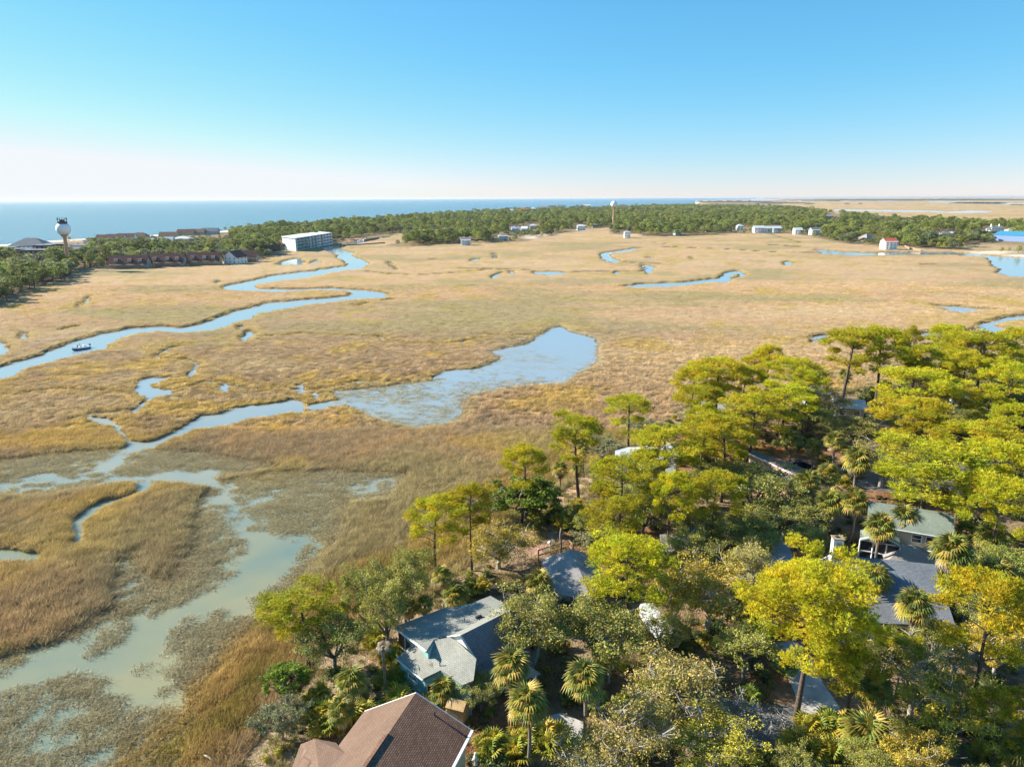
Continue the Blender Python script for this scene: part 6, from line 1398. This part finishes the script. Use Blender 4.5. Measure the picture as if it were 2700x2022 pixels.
# scattered far houses
FH = [
 (1228, 646, 6, 10, 8, 5.5, 2.6, 'gable', 'palewall', 'taupe', 2, 'slate-blue house with porch posts in dark trees, right of the creek point', [x_porch()]),
 (1326, 634, 8, 11, 9, 5.6, 2.8, 'hip', 'palewall', 'taupe', 2, 'pale blue two-tiered house at the marsh edge', [x_porch()]),
 (1358, 611, 10, 11, 8, 5, 2.6, 'gable', 'palewall', 'paleroof', 2, 'pale blue house with cupola behind the two-tiered one', [x_chim(0, 0, 1.5, 1.2)]),
 (1384, 610, -25, 10, 8, 4.5, 2.8, 'gable', 'white', 'paleroof', 1, 'white gabled house right of the cupola house', []),
 (1406, 602, 0, 11, 9, 4.5, 2.4, 'hip', 'palewall', 'paleroof', 1, 'pale house with green-grey hip roof behind the palms', []),
 (1288, 606, 0, 9, 8, 4.5, 2.2, 'hip', 'white', 'paleroof', 1, 'white house specks in trees left of the two-tiered house', []),
 (1532, 607, 2, 12, 9, 7, 1.6, 'hip', 'white', 'paleroof', 2, 'white boxy house at the head of the golden marsh inlet', [x_porch()]),
 (1568, 600, 0, 9, 8, 4, 1.6, 'hip', 'white', 'paleroof', 1, 'small white house behind the boxy white one', []),
 (1653, 627, 0, 7, 7, 7.5, 2.2, 'hip', 'white', 'taupe', 2, 'tall narrow white octagon-like house with beige roof at the marsh edge', [x_porch(1.6)]),
 (1786, 620, 10, 9, 8, 4.5, 3, 'gable', 'palewall', 'greenroof', 1, 'grey-blue gabled house in shade under the central trees', []),
 (1870, 612, 0, 10, 8, 4.5, 2.2, 'gable', 'greywall', 'taupe', 1, 'grey house in the trees right of the middle', []),
 (1950, 606, 0, 9, 8, 6, 2.6, 'hip', 'white', 'paleroof', 2, 'white house at the left of the white row', []),
 (1998, 614, 0, 13, 9, 7.5, 2.4, 'gable', 'white', 'paleroof', 2, 'largest white house of the row behind the marsh', [x_porch()]),
 (2022, 614, 4, 12, 9, 7, 2.4, 'gable', 'white', 'paleroof', 2, 'white house with tall gable beside the largest one', [x_porch()]),
 (2046, 613, 0, 11, 9, 6.5, 2.4, 'gable', 'palewall', 'paleroof', 2, 'pale blue house at the right of the white row', [x_porch()]),
 (2102, 618, 0, 10, 8, 6.5, 2.4, 'gable', 'white', 'paleroof', 2, 'white house behind a pine, further right in the row', [x_porch()]),
 (2147, 620, 8, 12, 9, 7, 2.8, 'gable', 'palewall', 'greenroof', 2, 'house with teal gable roof at the corner of the marsh', [x_porch()]),
 (2176, 616, 0, 10, 8, 4.5, 2.2, 'hip', 'white', 'paleroof', 1, 'low white-roofed house right of the teal gable', []),
 (2209, 622, 0, 9, 8, 5, 2, 'hip', 'white', 'paleroof', 1, 'small white house in yellow trees', []),
 (2180, 577, 5, 24, 14, 6, 4, 'hip', 'greywall', 'taupe', 1, 'large tan hip roof deep in the wood', []),
 (2285, 636, 25, 14, 11, 4, 4.2, 'hip', 'greywall', 'taupe', 1, 'house with broad tan roof left of the red-roofed one', []),
 (2341, 657, 6, 12, 9, 7.6, 2.8, 'gable', 'white', 'redroof', 3, 'tall white house with coral-red roof above the tidal creek', [x_porch(1.8)]),
 (2500, 622, 0, 20, 10, 3.6, 1.4, 'gable', 'white', 'paleroof', 1, 'long low white roof in the right-hand trees', []),
 (2556, 627, 0, 11, 9, 4, 2.2, 'gable', 'cream', 'greenroof', 1, 'house with pale green roof left of the field', []),
 (2622, 611, 4, 18, 12, 5.5, 2.6, 'hip', 'white', 'greenroof', 2, 'white house with green roof and two chimneys behind the blue barn', [x_chim(6, 0, 3, 1.4), x_chim(-6, 0, 3, 1.4)]),
 (2664, 613, 0, 11, 9, 4, 2.4, 'hip', 'white', 'greenroof', 1, 'small white cottage with green roof near the right edge', []),
 # beach side, left
 (86, 656, 8, 34, 24, 4, 7, 'hip', 'offwhite', 'charroof', 1, 'big beach clubhouse with dark hip roof at the left edge', []),
 (12, 664, 6, 26, 9, 4.5, .2, 'flat', 'maroonwall', 'paleroof', 1, 'low dark condominium with white roof edge, leftmost', []),
 (118, 660, 6, 17, 9, 5, .2, 'flat', 'maroonwall', 'paleroof', 1, 'low dark condominium behind the turquoise tank', []),
 (146, 658, 5, 20, 10, 5.5, .2, 'flat', 'maroonwall', 'paleroof', 1, 'low dark condominium left of the water tower', []),
 (52, 669, 6, 24, 9, 4.5, .2, 'flat', 'maroonwall', 'paleroof', 1, 'low dark condominium in front of the clubhouse', []),
 (96, 672, 6, 20, 9, 4.5, .2, 'flat', 'maroonwall', 'paleroof', 1, 'low dark condominium below the turquoise tank', []),
 (170, 682, 20, 14, 12, 4.5, 4.5, 'gable', 'maroonwall', 'taupe', 1, 'brown gabled house just left of the tower foot', []),
 (216, 658, 5, 18, 10, 4.5, .2, 'flat', 'offwhite', 'paleroof', 1, 'white-edged flat condominium right of the water tower', []),
 (222, 675, 5, 15, 10, 5, 3, 'gable', 'cream', 'taupe', 1, 'tan roofed building right of the tower foot', []),
 (250, 645, 5, 20, 9, 4.5, .2, 'flat', 'white', 'paleroof', 1, 'long white flat roof near the dunes', []),
 (284, 638, 6, 22, 11, 4.5, 4, 'gable', 'white', 'maroon', 1, 'maroon-roofed beach house, leftmost of the white-walled three', []),
 (308, 636, 6, 20, 11, 4.5, 4, 'gable', 'white', 'maroon', 1, 'maroon-roofed beach house, middle of the white-walled three', []),
 (336, 634, 6, 20, 11, 4.5, 4, 'gable', 'white', 'maroon', 1, 'maroon-roofed beach house, right of the white-walled three', []),
 (370, 630, 8, 20, 12, 4, 4, 'hip', 'cream', 'brownroof2', 1, 'beach house with light brown hip roof', []),
 (448, 631, 8, 22, 14, 4, 5, 'gable', 'cream', 'brownroof2', 1, 'light brown roofed house above the white gables', []),
 (415, 646, 10, 13, 9, 4, 3, 'gable', 'white', 'paleroof', 1, 'white gabled beach cottage, left one', []),
 (440, 645, 10, 15, 10, 5, 3.4, 'gable', 'white', 'paleroof', 1, 'white gabled beach cottage, right one', []),
 (484, 643, 4, 20, 12, 6, 2.4, 'hip', 'white', 'paleroof', 2, 'white two-storey beach house with flat-topped roof', []),
 (492, 620, 6, 22, 12, 4, 4, 'gable', 'cream', 'maroon', 1, 'maroon beach house right on the sand', []),
 (518, 619, 6, 24, 13, 4, 4, 'gable', 'cream', 'brownroof2', 1, 'light brown beach house next to the maroon one', []),
 (556, 618, 6, 22, 14, 4.5, 4.5, 'gable', 'palewall', 'charroof', 1, 'blue-grey gabled beach house at the end of the open beach', []),
 (666, 645, 4, 18, 6, 2.5, .2, 'flat', 'white', 'turqroof', 1, 'small flat turquoise roof in the trees', []),
 (642, 640, 10, 7, 7, 5, 3, 'hip', 'white', 'paleroof', 1, 'tiny white steep-roofed building in the trees', []),
 (1055, 596, 10, 20, 12, 6, 3, 'hip', 'white', 'paleroof', 1, 'white house hidden in trees above the creek point', []),
 # sea front, middle
 (1280, 567, 0, 26, 14, 6, 3, 'hip', 'white', 'paleroof', 2, 'white sea-front house, leftmost by the lone pines', []),
 (1298, 570, 0, 28, 15, 6, 4, 'hip', 'white', 'charroof', 2, 'white sea-front house with grey roof', []),
 (1345, 561, 0, 34, 16, 8, 4, 'hip', 'palewall', 'paleroof', 2, 'pale blue sea-front house left of the pink one', []),
 (1378, 557, 0, 34, 16, 8, 5, 'hip', 'pink', 'redroof', 2, 'pink sea-front house with coral roof', []),
 (1402, 556, 0, 34, 16, 8, 4, 'hip', 'white', 'paleroof', 2, 'white sea-front house right of the pink one', []),
 (1435, 552, 0, 44, 18, 10, 5, 'hip', 'white', 'taupe', 2, 'long white sea-front house near the second water tower', []),
 (1456, 551, 0, 44, 18, 10, 5, 'hip', 'white', 'maroon', 2, 'wide sea-front house with dark maroon roof', []),
 (1480, 549, 0, 46, 18, 10, 5, 'hip', 'white', 'charroof', 2, 'sea-front house with charcoal roof', []),
 (1545, 551, 0, 40, 20, 14, 5, 'gable', 'palewall', 'paleroof', 2, 'tall pale blue sea-front house', []),
 (1640, 552, 0, 60, 22, 12, 5, 'hip', 'greywall', 'brownroof2', 2, 'broad brownish building right of the second water tower', []),
]
M['maroonwall'] = plain('dark_maroon_siding', (.10, .055, .055), .8, .15, .5); M['turqroof'] = M['turq']
for (x, y, hd, L, W, wh, rh, kind, wm, rm, fl_, l, ex) in FH:
    house('distant_house', l, 'house', x, y, hd, L, W, wh, rh, kind, wm, rm, fl_, max(2, int(L/4)), .6, 0, None, 1.0, 2, ex, 'white' if L < 20 else None, 1.3, 'fs' if y > 590 else 'f')
# blue barn
b0_ = G(2634, 634, 1.0); house('blue_barn', 'large blue metal barn with bright blue roof at the right edge', 'barn', 2690, 636, -64, 46, 26, 6.5, 4, 'gable', 'barnwall', 'blueroof', 1, 0, .4, 0, None, 1.0, 0, [], None)
# water towers
def water_tower(px, py, h, R_, label, antennas, z0=1.0):
    p = G(px, py, z0); r = empty('water_tower', (p[0], p[1], z0), 0, label, 'water tower')
    q = MB(); q.lathe([(R_*.38, -.5), (R_*.35, 1.5), (R_*.31, 3), (R_*.25, h-R_*2.3), (R_*.27, h-R_*2.25)], sides=28); q.build('column', M['tower'], r, True)
    zc = h-R_; th0 = -rad(52); q = MB(); q.lathe([(R_*.27, h-R_*2.25), (R_*.36, h-R_*2.12), (R_*math.cos(th0)*.97, zc+R_*math.sin(th0)-.02)], sides=36); q.build('cone', M['tower'], r, True)
    q = MB(); q.lathe([(R_*math.cos(th0+(rad(90)-th0)*i/16), zc+R_*math.sin(th0+(rad(90)-th0)*i/16)*.97) for i in range(17)], sides=40); q.build('tank', M['towerwhite'], r, True)
    if antennas:
        q = MB(); q.lathe([(R_*.62, h-R_*.28), (R_*.66, h-R_*.28), (R_*.66, h+.4), (R_*.64, h+.4)], sides=24); q.build('top_ring', M['darkmetal'], r)
        for i in range(12):
            a = i*math.pi/6; x, y = R_*.6*math.cos(a), R_*.6*math.sin(a); q = MB(); q.bar((x, y, h-.8), (x, y, h+3.2), .12); q.box((x*1.06, y*1.06, h+2.1), (.22, .22, 1.4), a); q.build('antenna', M['darkmetal'], r)
        q = MB(); q.box((0, 0, h+.8), (2.6, 2.0, 1.8)); q.build('equipment_box', M['maroonwall'], r)
        q = MB(); q.tube([(R_*.3, -.5, h-R_*2.75), (R_*.3+1.6, -.5, h-R_*2.75)], [.1, .1], 6); q.lathe([(0, 0), (.5, .05), (.85, .3), (.9, .35)], (R_*.3+1.7, -.6, h-R_*2.75), 14); q.build('dish_antenna', M['steel'], r)
    else:
        q = MB()
        for i in range(5): a = i*1.26; q.bar((2*math.cos(a), 2*math.sin(a), h-.2), (2*math.cos(a), 2*math.sin(a), h+1.6), .7)
        q.build('antenna', M['offwhite'], r)
    return r
water_tower(184, 711, 33.5, 4.75, 'tall water tower with white bulb tank, tan column and antennas, at the left', True)
water_tower(1617, 600, 43.5, 5.5, 'water tower with white ball tank on tan column, rising from the middle wood', False)
p = G(94, 655, 1.0); r = empty('turquoise_tank', (p[0], p[1], 1), 0, 'round turquoise tank-like sculpture above the condominium roofs', 'tank'); q = MB(); q.tube([(0, 0, -.5), (0, 0, 4)], [.7, .7], 10); q.build('post', M['offwhite'], r, True); q = MB(); q.tube([(0, 2, 6.0), (0, -2, 6.0)], [3.1, 3.1], 26); q.build('drum', M['turq'], r, True)

# boat with its skipper
p = G(214, 921, 0.0); hd = math.atan2(*(G(198, 925, 0)-G(240, 917, 0))[[1, 0]]); r = empty('motor_boat', (p[0], p[1], .0), hd, 'small white motor boat with blue hull and black outboard on the main creek', 'boat')
sec = [(-3.0, 1.05, .0, .75), (-1.5, 1.12, -.05, .78), (.5, 1.1, -.05, .85), (1.8, .85, .0, .98), (2.7, .4, .15, 1.12), (3.15, .05, .45, 1.22)]
hull = MB()
for x, w2_, zk, zg in sec: hull.v += [(x, 0, zk-.12), (x, w2_*.75, zk+.12), (x, w2_, zg-.22), (x, -w2_, zg-.22), (x, -w2_*.75, zk+.12)]
for i in range(5):
    for k in range(5): k2_ = (k+1) % 5; hull.f.append((i*5+k, i*5+k2_, (i+1)*5+k2_, (i+1)*5+k))
hull.f.append((0, 1, 2, 3, 4)); hull.f.append((29, 28, 27, 26, 25)); hull.build('hull', M['boatblue'], r); q = MB(); q.box((-.6, 0, .55), (4.6, 1.75, .06)); q.box((2.0, 0, .72), (1.6, .9, .08)); q.build('floor', M['white'], r)
gw = MB()
for x, w2_, zk, zg in sec: gw.v += [(x, w2_*1.04, zg-.4), (x, w2_*1.04, zg), (x, w2_*.7, zg), (x, w2_*.7, zg-.2), (x, -w2_*.7, zg-.2), (x, -w2_*.7, zg), (x, -w2_*1.04, zg), (x, -w2_*1.04, zg-.4)]
for i in range(5):
    for k in range(8): k2_ = (k+1) % 8; gw.f.append((i*8+k, i*8+k2_, (i+1)*8+k2_, (i+1)*8+k))
gw.f += [tuple(range(8)), tuple(40+k for k in reversed(range(8)))]; gw.build('deck', M['white'], r)
q = MB(); q.box((.15, 0, 1.05), (.7, .75, .95)); q.build('console', M['white'], r); q = MB(); q.bar((.45, -.36, 1.5), (.2, -.3, 1.95), .04); q.bar((.45, .36, 1.5), (.2, .3, 1.95), .04); q.box((.32, 0, 1.72), (.04, .62, .4), 0); q.build('windscreen', M['glass'], r)
q = MB(); q.box((-1.1, 0, .95), (.8, .9, .6)); q.build('seat', M['white'], r)
q = MB(); q.box((-3.25, 0, 1.15), (.45, .38, .5)); q.box((-3.3, 0, .5), (.22, .16, .9)); q.build('outboard', M['darkmetal'], r)
# seated person in front of the console, one skinned body
rb = empty('person', tuple(Vector((p[0], p[1], 0))+Matrix.Rotation(hd, 3, 'Z') @ Vector((1.0, 0, .62))), hd, 'person in dark clothes sitting in front of the boat console', 'person')
def skin_body():
    V = [(0, 0, .28), (0, 0, .5), (0, 0, .75), (.02, 0, .9), (.04, 0, 1.0), (.05, 0, 1.12), (.05, 0, 1.22), (0, .1, .26), (.42, .14, .32), (.48, .14, -.08), (.6, .14, -.12), (0, -.1, .26), (.42, -.14, .32), (.48, -.14, -.08), (.6, -.14, -.12), (0, .2, .84), (.08, .27, .58), (.32, .2, .42), (0, -.2, .84), (.08, -.27, .58), (.32, -.2, .42)]
    E_ = [(0, 1), (1, 2), (2, 3), (3, 4), (4, 5), (5, 6), (0, 7), (7, 8), (8, 9), (9, 10), (0, 11), (11, 12), (12, 13), (13, 14), (2, 15), (15, 16), (16, 17), (2, 18), (18, 19), (19, 20)]
    R_ = [.15, .15, .15, .07, .07, .11, .08, .1, .075, .055, .04, .1, .075, .055, .04, .07, .05, .035, .07, .05, .035]
    me = bpy.data.meshes.new('person_body'); me.from_pydata(V, E_, []); o = bpy.data.objects.new('body', me); COL.objects.link(o); o.modifiers.new('skin', 'SKIN'); 
    for i, s_ in enumerate(me.skin_vertices[0].data): s_.radius = (R_[i], R_[i]); s_.use_root = (i == 0)
    sb = o.modifiers.new('sub', 'SUBSURF'); sb.levels = 1; sb.render_levels = 2; me.materials.append(M['navy']); return o
try:
    o = skin_body()
    if len(o.data.skin_vertices) == 0: raise RuntimeError
    o.parent = rb
except Exception as e: print('skin', e)
q = MB(); q.lathe([(0, 1.05), (.06, 1.07), (.1, 1.14), (.1, 1.22), (.06, 1.3), (0, 1.32)], (.06, 0, 0), 12); q.build('head', M['skin'], rb, True)
# docks and small boats by the creek mouth
def dock(pts, w2_, label, mat='wood'):
    o_ = G(*pts[0], .6); q = MB()
    for i in range(len(pts)-1):
        A, B = G(*pts[i], 1.0)-o_, G(*pts[i+1], 1.0)-o_; q.bar(tuple(A), tuple(B), .2, w2_); n_ = int(np.linalg.norm(B-A)/5)+1
        for j in range(n_+1): p_ = A+(B-A)*j/n_; q.box((p_[0], p_[1], -.3), (.3, .3, 2.8))
    return tag(q.build('wooden_dock', M[mat], None, loc=tuple(o_)), label, 'dock')
dock([(905, 648), (960, 645), (1015, 641)], 2.0, 'long wooden walkway across the marsh to the apartment creek'); dock([(960, 634), (1000, 628)], 2.5, 'dock along the far bank of the creek mouth'); dock([(2385, 650), (2400, 658), (2428, 661)], 3, 'dock with pier head below the red-roofed house')
for x, y, hd_, l in [(950, 637, 20, 'small white skiff moored at the creek mouth, left one'), (964, 634, 30, 'small white skiff moored at the creek mouth, right one'), (912, 649, 15, 'white skiff at the end of the marsh walkway'), (2410, 660, 0, 'white boat at the dock below the red-roofed house')]:
    p = G(x, y, 0); q = MB(); q.v += [(a_x, a_y, a_z) for a_x, a_y, a_z in [(-3, -1.1, .1), (-3, 1.1, .1), (1.6, 1.1, .1), (3.6, 0, .5), (1.6, -1.1, .1), (-3, -1.2, 1.), (-3, 1.2, 1.), (1.6, 1.3, 1.), (4, 0, 1.3), (1.6, -1.3, 1.)]]
    q.f += [(0, 4, 3, 2, 1), (5, 6, 7, 8, 9), (0, 1, 6, 5), (1, 2, 7, 6), (2, 3, 8, 7), (3, 4, 9, 8), (4, 0, 5, 9)]; q.box((0, 0, 1.6), (1.2, 1.2, 1.2)); tag(q.build('moored_skiff', M['white'], None, loc=(p[0], p[1], 0), rot=(0, 0, rad(hd_))), l, 'boat')
# lone trees on the sea front
for x, y, h, l in [(1222, 572, 16, 'lone umbrella pine on the sea front, left one'), (1234, 572, 17, 'lone umbrella pine on the sea front, middle one'), (1252, 572, 14, 'dark bushy pine on the sea front, right one'), (959, 592, 17, 'lone ragged pine standing above the wood against the sea')]:
    p = G(x, y, 1); r = empty('pine_tree', (p[0], p[1], .8), x, l, 'pine tree'); tm, cm = FP[x % 5]; s = h/13; link('trunk', tm, None, r, sc=(s, s, s)); link('crown', cm, None, r, sc=(s, s, s*.9))
for x, y, h, l in [(2640, 666, 5, 'small yellow-green pine on the sandy creek bank'), (2660, 664, 4, 'spindly sapling on the sandy creek bank'), (2685, 668, 7, 'bushy tree at the right edge above the sandy bank')]:
    p = G(x, y, 1); r = empty('pine_tree', (p[0], p[1], .8), x, l, 'pine tree'); tm, cm = FP[x % 5]; s = h/13; link('trunk', tm, None, r, sc=(s, s, s)); link('crown', cm, None, r, sc=(s*1.2, s*1.2, s))
# driftwood on the near shore edge
for x, y, L, a, l in [(552, 2003, 1.6, -.6, 'pale driftwood log at the bottom edge of the marsh'), (727, 1862, 1.3, -.9, 'pale driftwood log beside the silvery bush')]:
    p = G(x, y, .6); q = MB(); q.tube([(-L/2, 0, 0), (0, .06, .06), (L/2, 0, 0)], [.07, .1, .06], 7); tag(q.build('driftwood', M['palebark'], None, True, loc=(p[0], p[1], .75), rot=(0, 0, a)), l, 'driftwood')

# ================================================================= HAZE
hz_ = MB(); hz_.box((0, 23000, 27.0), (90000, 50000, 60.0)); hm = bpy.data.materials.new('haze'); hm.use_nodes = True; hm.node_tree.nodes.remove(hm.node_tree.nodes['Principled BSDF'])
pv = hm.node_tree.nodes.new('ShaderNodeVolumePrincipled'); pv.inputs['Color'].default_value = (.80, .88, 1, 1); pv.inputs['Density'].default_value = 2.6e-5; pv.inputs['Anisotropy'].default_value = .3
hm.node_tree.links.new(pv.outputs[0], hm.node_tree.nodes['Material Output'].inputs['Volume']); tag(hz_.build('haze', hm), 'thin sea haze softening the far shore', None, None, 'stuff')
